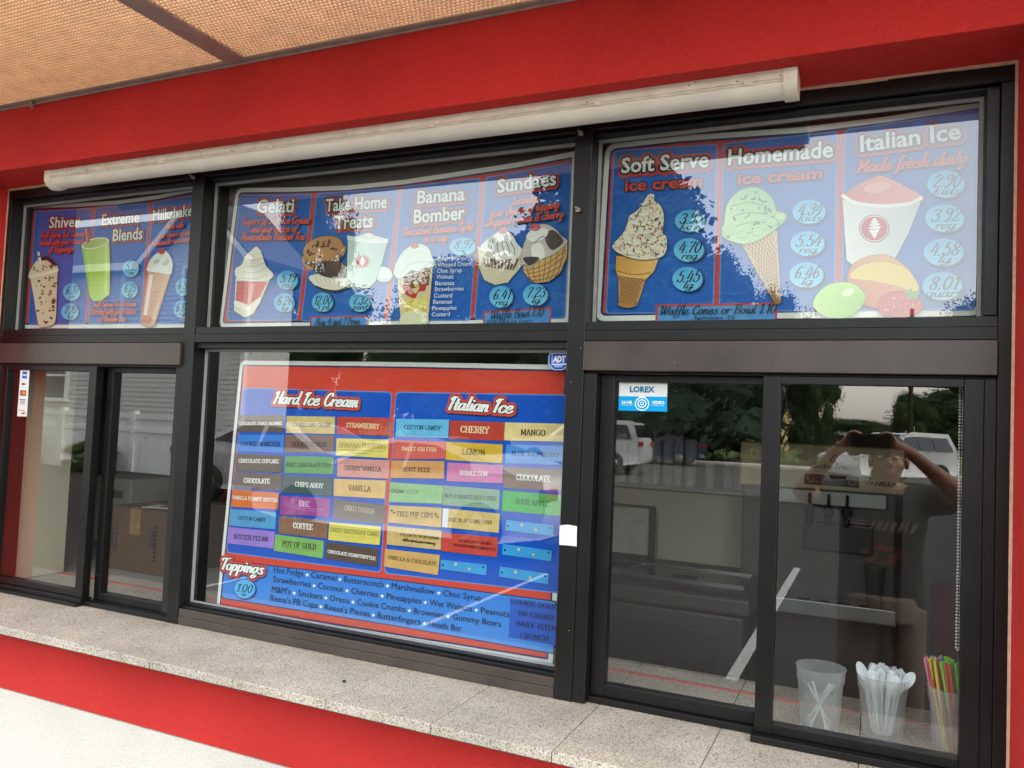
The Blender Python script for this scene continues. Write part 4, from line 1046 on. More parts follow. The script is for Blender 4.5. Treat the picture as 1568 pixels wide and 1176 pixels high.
# ---- flavour cards clipped to the big board
G_H, G_I = 'hard ice cream flavour cards', 'italian ice flavour cards'
M_CARD = {}
def card_mat(c):
    if c not in M_CARD: M_CARD[c] = plain('card_' + '_'.join(str(int(v)) for v in c), c, 0.4, noise=0.09, scale=38)
    return M_CARD[c]
def card(z, quad, col, label, texts, group, extra=None, y=0.081):
    A = Art(y - 0.0006, z)
    ps = [at(z[0] + a / z[2], z[1] + b / z[2], y) for a, b in quad]
    cx, cz = sum(p.x for p in ps) / 4, min(p.z for p in ps)
    c = thing('flavor_card', label, 'flavour card', (cx, y, cz), group)
    m = MB(); m.prism([(p.x, p.z) for p in ps], y, y + 0.0030)
    m.build('card', card_mat(tuple(int(v * 0.96) for v in col)), c, bevel=0.0005, seg=1)
    for tx in texts:
        s, x0, y0, x1, y1, h, tc = tx[:7]; pen = (tx[7] if len(tx) > 7 else 2.5) + 0.35
        A.text(s, x0, y0, x1, y1, h, tc, 'serif', pen)
    if extra: extra(A)
    if A.f: A.build('lettering', c)
D6, D7, DB, DC = (320, 520, 3.92), (580, 520, 3.92), (330, 640, 5.058), (580, 760, 5.2267)
DK, WH, CR = (16, 14, 18), (240, 236, 230), (240, 214, 170)
card(D6, [(174, 455), (447, 455), (443, 555), (168, 553)], (92, 74, 58), 'dark brown card reading chocolate fudge brownie, top of the first column', [('CHOCOLATE FUDGE BROWNIE', 178, 512, 440, 512, 19, WH, 2.9)], G_H)
card(D6, [(172, 571), (450, 573), (445, 678), (166, 670)], (40, 128, 226), 'bright blue card between two brown chocolate cards in the first column', [('COOKIE MONSTER', 190, 637, 427, 640, 25, (20, 34, 70))], G_H)
card(D6, [(160, 686), (440, 696), (436, 797), (155, 789)], (98, 76, 54), 'brown chocolate cupcake card below the bright blue card', [('CHOCOLATE CUPCAKE', 178, 738, 420, 742, 22, WH, 2.9)], G_H)
card(D6, [(152, 796), (436, 808), (430, 905), (143, 895)], (104, 82, 74), 'plain chocolate card in the hard ice cream section above the orange card', [('CHOCOLATE', 208, 858, 365, 864, 27, WH, 3.0)], G_H)
card(D6, [(142, 901), (418, 920), (412, 1020), (134, 1003)], (232, 118, 48), 'orange vanilla peanut butter card', [('VANILLA PEANUT BUTTER', 141, 957, 411, 976, 21, WH, 2.7)], G_H)
card(DB, [(112, 705), (468, 733), (460, 863), (103, 833)], (84, 164, 214), 'light blue cotton candy card above the lilac card', [('COTTON CANDY', 172, 785, 388, 804, 27, (30, 50, 80))], G_H)
card(DB, [(98, 845), (458, 880), (447, 1012), (87, 970)], (160, 126, 216), 'lilac butter pecan card at the bottom of the first column', [('BUTTER PECAN', 138, 934, 405, 956, 34, (40, 34, 60))], G_H)
card(D6, [(466, 458), (755, 463), (752, 567), (462, 560)], (222, 196, 126), 'tan cookies and cream card at the top of the second column', [('COOKIES AND CREAM', 500, 521, 728, 524, 22, DK, 2.1)], G_H)
card(D6, [(457, 573), (750, 576), (746, 680), (452, 676)], (132, 94, 80), 'brown cookie dough card in the second column', [('COOKIE DOUGH', 498, 640, 705, 643, 26, DK, 2.4)], G_H)
card(D6, [(455, 698), (746, 705), (743, 808), (452, 800)], (94, 164, 90), 'green mint chocolate chip card', [('MINT CHOCOLATE CHIP', 465, 762, 735, 768, 25, (26, 60, 30))], G_H)
card(D6, [(444, 815), (740, 828), (738, 938), (436, 920)], (62, 88, 88), 'dark teal card of a chocolate chip cookie flavour', [('CHIPS AHOY', 515, 880, 685, 892, 27, WH, 2.6)], G_H)
def small(A, rows, c):
    for x0, y0, x1, y1 in rows: A.line([(x0, y0), (x1, y1)], c, 2.2)
card(D6, [(430, 937), (725, 955), (720, 1063), (425, 1050)], (168, 72, 150), 'purple ube card under the dark teal card', [('UBE', 540, 1000, 603, 1004, 32, (240, 190, 226), 2.2)], G_H, lambda A: small(A, ((450, 995, 530, 1000), (480, 1010, 690, 1020), (540, 1026, 650, 1032)), (226, 160, 210)))
card(DB, [(492, 758), (868, 797), (862, 935), (485, 893)], (148, 108, 84), 'light brown coffee card', [('COFFEE', 600, 850, 752, 866, 40, WH, 3.2)], G_H)
card(DB, [(462, 902), (838, 953), (828, 1088), (450, 1028)], (132, 188, 92), 'bright green pot of gold card', [('POT OF GOLD', 515, 990, 780, 1020, 40, DK, 2.3)], G_H, lambda A: small(A, ((520, 1003, 775, 1033),), (60, 90, 44)))
card(D6, [(770, 463), (1080, 470), (1075, 578), (768, 568)], (204, 64, 50), 'red strawberry card beside the tan cookies and cream card', [('STRAWBERRY', 822, 526, 1022, 535, 27, CR, 2.6)], G_H)
card(D6, [(765, 592), (1075, 600), (1072, 712), (760, 695)], (232, 214, 104), 'yellow banana pudding card', [('BANANA PUDDING', 778, 646, 1062, 656, 29, (176, 146, 60), 2.4)], G_H, lambda A: small(A, ((790, 660, 1050, 670), (865, 680, 955, 683)), (120, 100, 50)))
card(D6, [(772, 712), (1085, 725), (1078, 835), (768, 822)], (222, 152, 142), 'pink cherry vanilla card in the third column', [('CHERRY VANILLA', 808, 780, 1032, 791, 25, DK)], G_H)
card(D6, [(750, 836), (1060, 846), (1053, 955), (748, 938)], (230, 188, 112), 'tan vanilla card above the grey card', [('VANILLA', 836, 903, 970, 914, 32, (60, 44, 30), 2.0)], G_H)
card(D6, [(750, 955), (1060, 995), (1055, 1105), (745, 1075)], (116, 104, 94), 'grey brown cookie dough card tilted at the bottom of the third column', [('OREO DOUGH', 812, 1022, 992, 1048, 29, (206, 190, 160), 1.8)], G_H)
card(DB, [(880, 808), (1280, 840), (1268, 985), (872, 945)], (236, 220, 104), 'yellow birthday cake card', [('OREO BIRTHDAY CAKE', 888, 880, 1266, 916, 31, (140, 140, 90), 2.2)], G_H, lambda A: small(A, ((900, 905, 1240, 938),), (190, 180, 110)))
card(DB, [(860, 962), (1262, 1015), (1250, 1150), (852, 1090)], (88, 66, 52), 'dark brown chocolate peanut butter card at the bottom of the third column', [('CHOCOLATE PEANUTBUTTER', 868, 1044, 1238, 1101, 24, WH, 3.0)], G_H)
card(D7, [(105, 475), (420, 480), (415, 590), (100, 580)], (108, 194, 238), 'pale blue cotton candy card under the Italian Ice heading', [('COTTON CANDY', 152, 536, 373, 544, 25, (20, 44, 70), 2.2)], G_I)
card(D7, [(90, 603), (402, 613), (398, 715), (80, 718)], (222, 92, 78), 'coral red fish candy flavour card beside the lemon card', [('SWEET-ISH FISH', 135, 665, 345, 671, 22, CR, 2.4)], G_I)
card(D7, [(75, 725), (392, 730), (388, 835), (68, 830)], (220, 158, 86), 'amber root beer card left of the pink card', [('ROOT BEER', 145, 790, 308, 796, 26, (70, 44, 26))], G_I)
card(D7, [(68, 856), (385, 878), (378, 985), (60, 975)], (150, 198, 138), 'pale green card below the root beer card, its writing faded', [('CREAM', 70, 917, 150, 921, 21, (60, 84, 56)), ('SICLE', 160, 922, 240, 927, 21, (112, 156, 102))], G_I)
def paws(A):
    for x, y in ((78, 1028), (92, 1042), (342, 1050), (354, 1066)):
        A.ell(x, y, 5, 4.5, (60, 46, 34))
        for k in (-1, 0, 1): A.ell(x + k * 5, y - 7, 2.2, 2.6, (60, 46, 34))
    small(A, ((160, 1070, 255, 1076),), (150, 120, 80))
card(D7, [(62, 995), (378, 1010), (372, 1128), (55, 1098)], (222, 186, 116), 'tan card with paw prints offering free pup cups', [('FREE PUP CUPS', 108, 1060, 325, 1070, 29, DK, 1.9)], G_I, paws)
card(DC, [(70, 238), (500, 275), (495, 430), (62, 385)], (222, 188, 124), 'tan card reading follow us, below the pup cups card', [('FOLLOW US ON INTAGRAM', 168, 316, 480, 347, 21, DK, 2.2)], G_I, lambda A: A.text('@Bordentowncreamery', 190, 358, 452, 387, 27, DK, 'script', 3.4))
card(DC, [(50, 420), (488, 470), (470, 630), (40, 562)], (222, 176, 102), 'tan vanilla and chocolate twist card, lowest in its column', [('VANILLA & CHOCOLATE', 72, 500, 460, 556, 29, (50, 36, 26), 2.0)], G_I)
card(D7, [(425, 485), (755, 497), (748, 608), (420, 595)], (194, 58, 40), 'red cherry card beside the cream mango card', [('CHERRY', 490, 555, 662, 563, 37, CR, 2.8)], G_I)
card(D7, [(405, 612), (743, 630), (738, 742), (400, 722)], (222, 182, 48), 'golden yellow lemon card', [('LEMON', 498, 688, 638, 694, 33, (50, 40, 20), 1.8)], G_I)
card(D7, [(412, 738), (745, 755), (742, 862), (405, 850)], (216, 126, 178), 'pink bubble gum card', [('BUBBLE GUM', 485, 812, 652, 819, 25, WH, 2.7)], G_I)
card(D7, [(388, 876), (725, 902), (720, 1020), (380, 992)], (140, 178, 152), 'grey green faded quart offer card', [('BUY 2 QUARTS GET 1 FREE', 394, 946, 705, 967, 22, (70, 100, 84))], G_I, lambda A: small(A, ((480, 975, 620, 985),), (104, 136, 118)))
card(D7, [(385, 1012), (725, 1045), (718, 1160), (378, 1125)], (230, 198, 128), 'tan card about paying by cash', [('SAVE 3% BY USING CASH!', 412, 1090, 680, 1110, 22, (90, 70, 44), 2.0)], G_I, lambda A: A.poly([(386, 1013), (420, 1017), (412, 1129), (379, 1125)], (226, 230, 234)))
card(DC, [(505, 287), (952, 330), (945, 488), (500, 438)], (212, 72, 58), 'red card advertising cakes online', [('ORDER CAKES ONLINE', 638, 362, 900, 390, 19, (60, 20, 20), 2.3), ('BORDENTOWNCREAMERY.CO', 597, 397, 935, 436, 20, (60, 20, 20), 2.3)], G_I)
card(D7, [(757, 497), (1112, 505), (1107, 613), (750, 605)], (242, 216, 150), 'cream mango card at the top right of the board', [('MANGO', 852, 572, 1000, 576, 33, DK, 2.3)], G_I)
card(D7, [(765, 630), (1106, 638), (1100, 752), (757, 742)], (72, 146, 228), 'blue raspberry card beside the lemon card', [('BLUE RASPBERRY', 795, 694, 1085, 706, 25, (24, 40, 74), 2.1)], G_I)
card(D7, [(752, 762), (1100, 780), (1094, 907), (745, 890)], (136, 112, 98), 'taupe chocolate card beside the pink bubble gum card', [('CHOCOLATE', 825, 841, 1030, 853, 33, WH, 3.0)], G_I)
card(D7, [(745, 905), (1096, 935), (1090, 1058), (738, 1028)], (66, 186, 92), 'vivid green sour apple card', [('SOUR APPLE', 818, 983, 1022, 1004, 30, (30, 70, 40), 2.0)], G_I)
for q, lb in (([(1020, 190), (1400, 235), (1395, 318), (1012, 270)], 'empty light blue card holder, uppermost of three under the green sour apple card'), ([(992, 382), (1388, 435), (1380, 520), (985, 465)], 'empty light blue card holder, middle of three beside the white tape'),
          ([(968, 562), (1360, 620), (1355, 705), (962, 642)], 'empty light blue card holder, lowest at the right of the board'), ([(497, 507), (862, 548), (858, 632), (490, 582)], 'empty light blue card holder beside the vanilla and chocolate card')):
    y = 0.0815; ps = [at(580 + a / 5.2267, 760 + b / 5.2267, y) for a, b in q]
    c = thing('card_holder', lb, 'card holder', (sum(p.x for p in ps) / 4, y, min(p.z for p in ps)), 'empty card holders')
    m = MB(); m.prism([(p.x, p.z) for p in ps], y, y + 0.0025); m.build('strip', plain('holder_blue', (52, 158, 220), 0.4, noise=0.06), c, bevel=0.0005, seg=1)
    a, b, cc, d = [Vector(p) for p in q]
    for u, v, col, r in ((.05, .55, (20, 70, 120), 9), (.93, .25, (20, 70, 120), 9), (.33, .3, (206, 200, 170), 12), (.63, .62, (196, 186, 130), 12)):
        p = a.lerp(b, u).lerp(d.lerp(cc, u), v); A = Art(y - 0.0005, DC); A.ell(p.x, p.y, r, r, col); A.build('rivet', c)
# ================================================================== what lies in front of the shop (seen mirrored in its windows)
def sheet(name, x0, x1, y0, y1, z, mat, thick=0.0):
    m = MB()
    if thick: m.box(x0, x1, y0, y1, z - thick, z)
    else: m.add([(x0, y0, z), (x1, y0, z), (x1, y1, z), (x0, y1, z)], [(0, 1, 2, 3)])
    o = m.build(name, mat); o['kind'] = 'structure'; return o
M_ASPH = plain('worn_asphalt', (90, 88, 83), 0.9, noise=0.2, scale=1.2, bump=0.4, bscale=90, spec=0.3)
M_CONC = plain('concrete', (200, 194, 184), 0.9, noise=0.12, scale=2.0, bump=0.3, bscale=60, spec=0.3)
M_GRASS = plain('lawn_green', (84, 96, 48), 0.95, noise=0.35, scale=0.6, bump=0.6, bscale=40, spec=0.1)
sheet('ground', -500, 500, -600, 200, -0.02, M_GRASS)
sheet('parking_lot', -60, 40, -19.0, 8.0, 0.0, plain('new_asphalt', (54, 50, 46), 0.9, noise=0.2, scale=1.2, bump=0.4, bscale=90, spec=0.25))
sheet('road', -400, 400, -35.5, -19.0, -0.008, M_ASPH)
sheet('apron', -14, 8, -1.5, -0.176, 0.006, plain('grey_paving', (128, 125, 120), 0.9, noise=0.15, scale=3, bump=0.4, bscale=60))
sheet('pavement', -400, 400, -37.6, -35.5, 0.10, M_CONC, 0.14)
m = MB()
for k, ye in ((0, -8.4), (1, -6.1), (2, -4.1)): m.box(-0.87 - 2.36 * k, (-0.79 if k == 0 else -0.82) - 2.36 * k, ye, -3.4, 0.003, 0.005)
o = m.build('parking_lines', plain('line_paint', (186, 184, 176), 0.8, noise=0.15)); o['kind'] = 'structure'

# ---- trees
M_BARK = plain('bark', (74, 62, 50), 0.95, noise=0.25, scale=14, bump=0.8, bscale=30)
def leaf_mat(name, c):
    m = plain(name, c, 0.75, noise=0.45, scale=1.1, spec=0.2); return m
M_LEAF = [leaf_mat('leaf_green', (58, 78, 36)), leaf_mat('leaf_dark_green', (40, 60, 32)), leaf_mat('needle_green', (38, 58, 42))]
def crown_mesh(kind, seed):
    r = random.Random(seed); vs, fs = [], []
    blobs = []
    if kind == 'broad':
        for _ in range(40):
            a, u = r.uniform(0, 6.28), r.uniform(-0.9, 1)
            s = math.sqrt(max(0, 1 - u * u)) * r.uniform(0.45, 1.0)
            blobs.append((s * math.cos(a), s * math.sin(a), u * 0.9, r.uniform(0.24, 0.40)))
        n = 720
    else:
        for k in range(70):
            t = k / 70; w = (1 - t) * r.uniform(0.7, 1.0) + 0.05; a = k * 2.4
            blobs.append((w * 0.75 * math.cos(a), w * 0.75 * math.sin(a), -1 + 2.05 * t, 0.12 + 0.26 * (1 - t)))
        n = 420
    core = MB()
    for bx, by, bz, br in blobs:
        k = br * 0.62; i0 = len(core.v)
        core.ball((bx, by, bz), (k, k, k * (1.0 if kind == 'broad' else 0.5)), 5)
        for i in range(i0, len(core.v)): core.v[i] = tuple(c + r.uniform(-.16, .16) * br for c in core.v[i])
        for _ in range(n):
            a, u = r.uniform(0, 6.28), r.uniform(-1, 1); s = math.sqrt(1 - u * u); q = br * r.uniform(0.5, 1.12)
            flat = 1.0 if kind == 'broad' else 0.45
            c = Vector((bx + q * s * math.cos(a), by + q * s * math.sin(a), bz + q * u * flat - (0 if kind == 'broad' else 0.18 * q)))
            d = Vector((r.gauss(0, 1), r.gauss(0, 1), r.gauss(0, 1))).normalized(); e = d.orthogonal().normalized(); g = d.cross(e)
            l = r.uniform(0.012, 0.032)
            o = len(vs); vs += [c - e * l, c - g * l * .5, c + e * l, c + g * l * .5]; fs.append((o, o + 1, o + 2, o + 3))
    m = MB(); m.v = [tuple(v) for v in vs]; m.f = fs; m.m = [0] * len(fs); m.s = [False] * len(fs)
    m.add(core.v, core.f)   # faceted, hidden heart of each clump
    return m
def trunk_mesh(kind, seed):
    r = random.Random(seed); m = MB()
    if kind == 'broad':
        m.tube([(0, 0, -1.9), (0.02, 0, -1.3), (0.0, 0.03, -0.6), (0.03, 0, 0.2)], [0.085, 0.065, 0.05, 0.02], 8)
        for k in range(8):
            a = k * 0.8 + r.uniform(-.2, .2); z = -1.1 + 0.13 * k
            m.tube([(0, 0, z), (0.3 * math.cos(a), 0.3 * math.sin(a), z + 0.35), (0.7 * math.cos(a), 0.7 * math.sin(a), z + 0.7)], [0.03, 0.02, 0.006], 6)
    else:
        m.tube([(0, 0, -1.15), (0, 0, 0), (0, 0, 1.05)], [0.05, 0.03, 0.004], 8)
    return m
_tree = {}
def tree(kind, x, y, h, r, label, leaf=0, zb=0.0, name='tree'):
    bush = kind == 'bush'
    if bush: kind = 'broad'
    zs = h / 2.0 if bush else h / 2.9 if kind == 'broad' else h / 2.25
    z0 = zb + (0.95 if bush else 1.9 if kind == 'broad' else 1.15) * zs
    t = thing(name, label, 'tree', (x, y, zb), 'trees across the road')
    key = (kind, leaf)
    if key not in _tree:
        cm = crown_mesh(kind, 5 + leaf).build('crown', M_LEAF[leaf]); tm = trunk_mesh(kind, 3).build('trunk', M_BARK)
        _tree[key] = (cm.data, tm.data); bpy.data.objects.remove(cm); bpy.data.objects.remove(tm)
    for nm, me in zip(('crown', 'trunk'), _tree[key]):
        o = bpy.data.objects.new(nm, me); COL.objects.link(o); o.parent = t
        o.location = (0, 0, z0 - zb); o.scale = (r, r, zs); o.rotation_euler = (0, 0, (x * 3.7) % 6.28)
    return t
TREES = [('needle', -14.2, -42, 21.5, 12.0, 'tall dark conifer mirrored on both sides of the wide mullion', 2),
         ('broad', -38.2, -45, 22, 2.7, 'large leafy tree mirrored between Gelati and Take Home Treats', 1), ('broad', -27.0, -50, 12.6, 6.0, 'rounded tree mirrored under the Banana Bomber heading', 0), ('broad', -20.5, -52, 12.5, 5.5, 'leafy tree mirrored under the Sundaes column', 1),
         ('bush', -14.0, -47, 10.0, 2.7, 'dense dark tree partly hiding the yellow house', 1), ('broad', -9.4, -46, 12.0, 3.4, 'tall tree whose crown hangs over the yellow house', 1), ('bush', -5.2, -45, 9.5, 2.3, 'dense dark tree left of the gap of sky', 1), ('bush', -2.9, -44, 5.6, 1.3, 'round dark bush tree at the edge of the gap of sky', 0),
         ('bush', -33, -40, 8.5, 4.0, 'rounded tree mirrored above the Hard Ice Cream heading', 1), ('bush', -26.5, -42, 8, 4.0, 'rounded tree mirrored at the top of the large menu board', 1), ('bush', -21, -41, 8, 3.6, 'rounded tree mirrored above the Italian Ice heading', 1), ('bush', 2.3, -60, 4.6, 1.7, 'low bushy tree behind the power lines', 0), ('broad', 5.7, -42, 8.8, 3.0, 'big spreading tree behind the white off road vehicle', 1), ('bush', 11.5, -40, 7.5, 5.0, 'leafy tree far at the right of the road', 0),
         ('broad', -52, -60, 15, 8, 'far leafy tree mirrored in the left window', 0), ('bush', -3.0, -110, 3.6, 8, 'distant low tree under the gap of sky', 0), ('bush', 9, -95, 7, 7, 'distant tree beyond the parked vehicle', 1), ('bush', -19.5, -66, 9, 5, 'leafy tree left of the yellow house', 0)]
for k, x, y, h, r, lb, lf in TREES: tree(k, x, y, h, r, lb, lf)
tree('bush', -20.3, -11.2, 0.95, 0.95, 'low green shrub in front of the white vinyl fence', 0, 0.0, 'shrub')['category'] = 'shrub'
tree('bush', -17.2, -11.3, 0.7, 0.6, 'small green shrub at the right end of the white fence', 0, 0.0, 'shrub')['category'] = 'shrub'

# ---- neighbouring house in grey vinyl siding, with its white fence
def siding(m, x0, x1, y, z0, z1, p=0.13, mat=0):
    z = z0
    while z < z1:
        t = min(z + p, z1)
        m.add([(x0, y + 0.018, z), (x1, y + 0.018, z), (x1, y, t), (x0, y, t)][::-1], [(0, 1, 2, 3)], mat)
        m.add([(x0, y + 0.018, z), (x1, y + 0.018, z), (x1, y, z), (x0, y, z)], [(0, 1, 2, 3)], mat); z = t
M_SID = plain('grey_vinyl', (206, 205, 198), 0.6, noise=0.06, scale=2)
M_TRIM = plain('white_vinyl', (240, 240, 234), 0.5, noise=0.05, scale=3)
M_ROOF = plain('grey_shingle', (88, 86, 86), 0.95, noise=0.25, scale=9, bump=0.5, bscale=30)
hs = thing('house', 'two storey house in grey vinyl siding with a white trimmed gable', 'house', (-20, -15, 0))
m = MB(); m.box(-34, -14.62, -15.2, -13.53, -0.3, 5.6)
zz = -0.2
siding(m, -34, -14.6, -13.5, zz, 5.6)
m.prism([(-17.8, 5.6), (-14.6, 5.6), (-16.2, 7.1)], -13.5, -13.9)
m.build('wall', M_SID, hs)
m = MB()
for a, b in (((-18.15, 5.42), (-16.2, 7.25)), ((-14.25, 5.42), (-16.2, 7.25))):
    d = Vector((b[0] - a[0], 0, b[1] - a[1])); c = Vector(((a[0] + b[0]) / 2, -14.3, (a[1] + b[1]) / 2)); n = Vector((-d.z, 0, d.x)).normalized()
    m.obox(c, d / 2, (0, 1.25, 0), n * 0.09)
m.add([(-34.3, -13.1, 5.5), (-18.1, -13.1, 5.5), (-18.1, -15.6, 7.4), (-34.3, -15.6, 7.4)], [(0, 1, 2, 3)])
m.build('roof', M_ROOF, hs)
m = MB()
for a, b in (((-18.2, 5.35), (-16.2, 7.2)), ((-14.2, 5.35), (-16.2, 7.2))):
    d = Vector((b[0] - a[0], 0, b[1] - a[1])); m.obox(Vector(((a[0] + b[0]) / 2, -13.07, (a[1] + b[1]) / 2)), d / 2, (0, .03, 0), Vector((-d.z, 0, d.x)).normalized() * 0.07)
m.box(-14.72, -14.58, -13.6, -13.46, -0.2, 5.6); m.box(-19.2, -19.06, -13.6, -13.46, -0.2, 5.4); m.box(-34, -18.2, -13.2, -13.1, 5.3, 5.5)
m.build('trim', M_TRIM, hs)
for x, z in ((-21.6, 1.75), (-25.5, 1.75), (-16.2, 4.0)):
    m = MB(); m.box(x - .55, x + .55, -13.47, -13.44, z, z + 1.3); w = m.build('window', plain('window_dark', (70, 74, 78), 0.15, noise=0.1), hs)
    m = MB()
    for q in ((x - .65, x - .55, z - .1, z + 1.4), (x + .55, x + .65, z - .1, z + 1.4), (x - .55, x + .55, z - .1, z), (x - .55, x + .55, z + 1.3, z + 1.4), (x - .55, x + .55, z + .62, z + .68)): m.box(q[0], q[1], -13.5, -13.4, q[2], q[3])
    m.build('frame', M_TRIM, w)
fn = thing('fence', 'white vinyl fence with a lattice top in front of the grey house', 'fence', (-22, -12, 0))
m = MB(); x = -34
while x < -14.1: m.box(x, x + 0.146, -12.02, -11.98, -0.3, 1.0); x += 0.15
m.build('board_panel', M_TRIM, fn)
m = MB(); m.box(-34, -14.1, -12.05, -11.95, 0.98, 1.08); m.box(-34, -14.1, -12.05, -11.95, 1.31, 1.42); m.build('rail', M_TRIM, fn)
m = MB(); x = -34
while x < -14.3:
    m.obox((x + .12, -12.0, 1.195), (0.16, 0, 0.16), (0, .006, 0), (-.012, 0, .012)); m.obox((x + .12, -11.986, 1.195), (-0.16, 0, 0.16), (0, .006, 0), (.012, 0, .012)); x += 0.11
m.build('lattice', M_TRIM, fn)
for k in range(9):
    m = MB(); m.box(-34 + k * 2.48, -33.87 + k * 2.48, -12.07, -11.93, -0.3, 1.5); m.build('post', M_TRIM, fn)

# ---- yellow house across the road
yh = thing('house', 'yellow house with a white door and front steps, far across the lawn', 'house', (-12, -72, 0))
m = MB(); m.box(-17.5, -7.5, -79, -70, 0, 4.6); m.prism([(-17.5, 4.601), (-7.5, 4.601), (-12.5, 7.6)], -70, -79); m.build('wall', plain('yellow_clapboard', (206, 176, 112), 0.8, noise=0.08, scale=2), yh)
m = MB()
for s in (-1, 1): m.obox((-12.5 + s * 2.6, -74.5, 6.15), (2.75, 0, -s * 1.62), (0, 4.9, 0), (s * .05, 0, .1))
m.build('roof', M_ROOF, yh)
m = MB(); m.box(-11.95, -11.0, -69.98, -69.9, 0.7, 2.85); m.build('door', plain('door_white', (206, 210, 208), 0.5, noise=0.08), yh)
m = MB()
for k in range(4): m.box(-12.4, -10.6, -69.9 + .3 * k, -69.6 + .3 * k, 0, 0.7 - .17 * k)
m.build('steps', M_CONC, yh)
for x in (-14.9, -9.2):
    m = MB(); m.box(x - .6, x + .6, -69.99, -69.93, 1.3, 2.7); m.build('window', plain('window_dim', (60, 64, 68), 0.2, noise=0.1), yh)
for x in (-12.4, -10.6):
    m = MB(); m.tube([(x, -69.9, 1.6), (x, -68.8, 0.95), (x, -68.8, 0)], 0.04, 6); m.build('handrail', M_TRIM, yh)

# ---- poles and power lines
def pole(x, y, h, label):
    p = thing('utility_pole', label, 'utility pole', (x, y, 0), 'utility poles across the road')
    m = MB(); m.tube([(x, y, 0), (x, y, h)], [0.16, 0.11], 10); m.build('pole', M_BARK, p)
    m = MB(); m.box(x - .06, x + .06, y - 1.1, y + 1.1, h - .9, h - .76); m.build('crossarm', M_BARK, p)
pole(1.9, -52, 9.5, 'wooden utility pole right of the gap of sky'); pole(-42, -52, 9.5, 'wooden utility pole far to the left'); pole(40, -52, 9.5, 'wooden utility pole far to the right')
m = MB()
for z, dy in ((8.6, -1), (8.66, 0), (8.62, 1), (7.1, .2), (6.5, .2), (5.9, .2), (4.9, .2)):
    m.tube([(-42 + 2.05 * k * 2, -52 + dy, z - 0.7 * (1 - ((((k * 4.1) % 42) - 21) / 21) ** 2)) for k in range(21)], 0.028, 5)
tag(m.build('power_line', M_BLACK, loc=(0, -52, 6)), 'black power lines strung between the utility poles', 'power line')

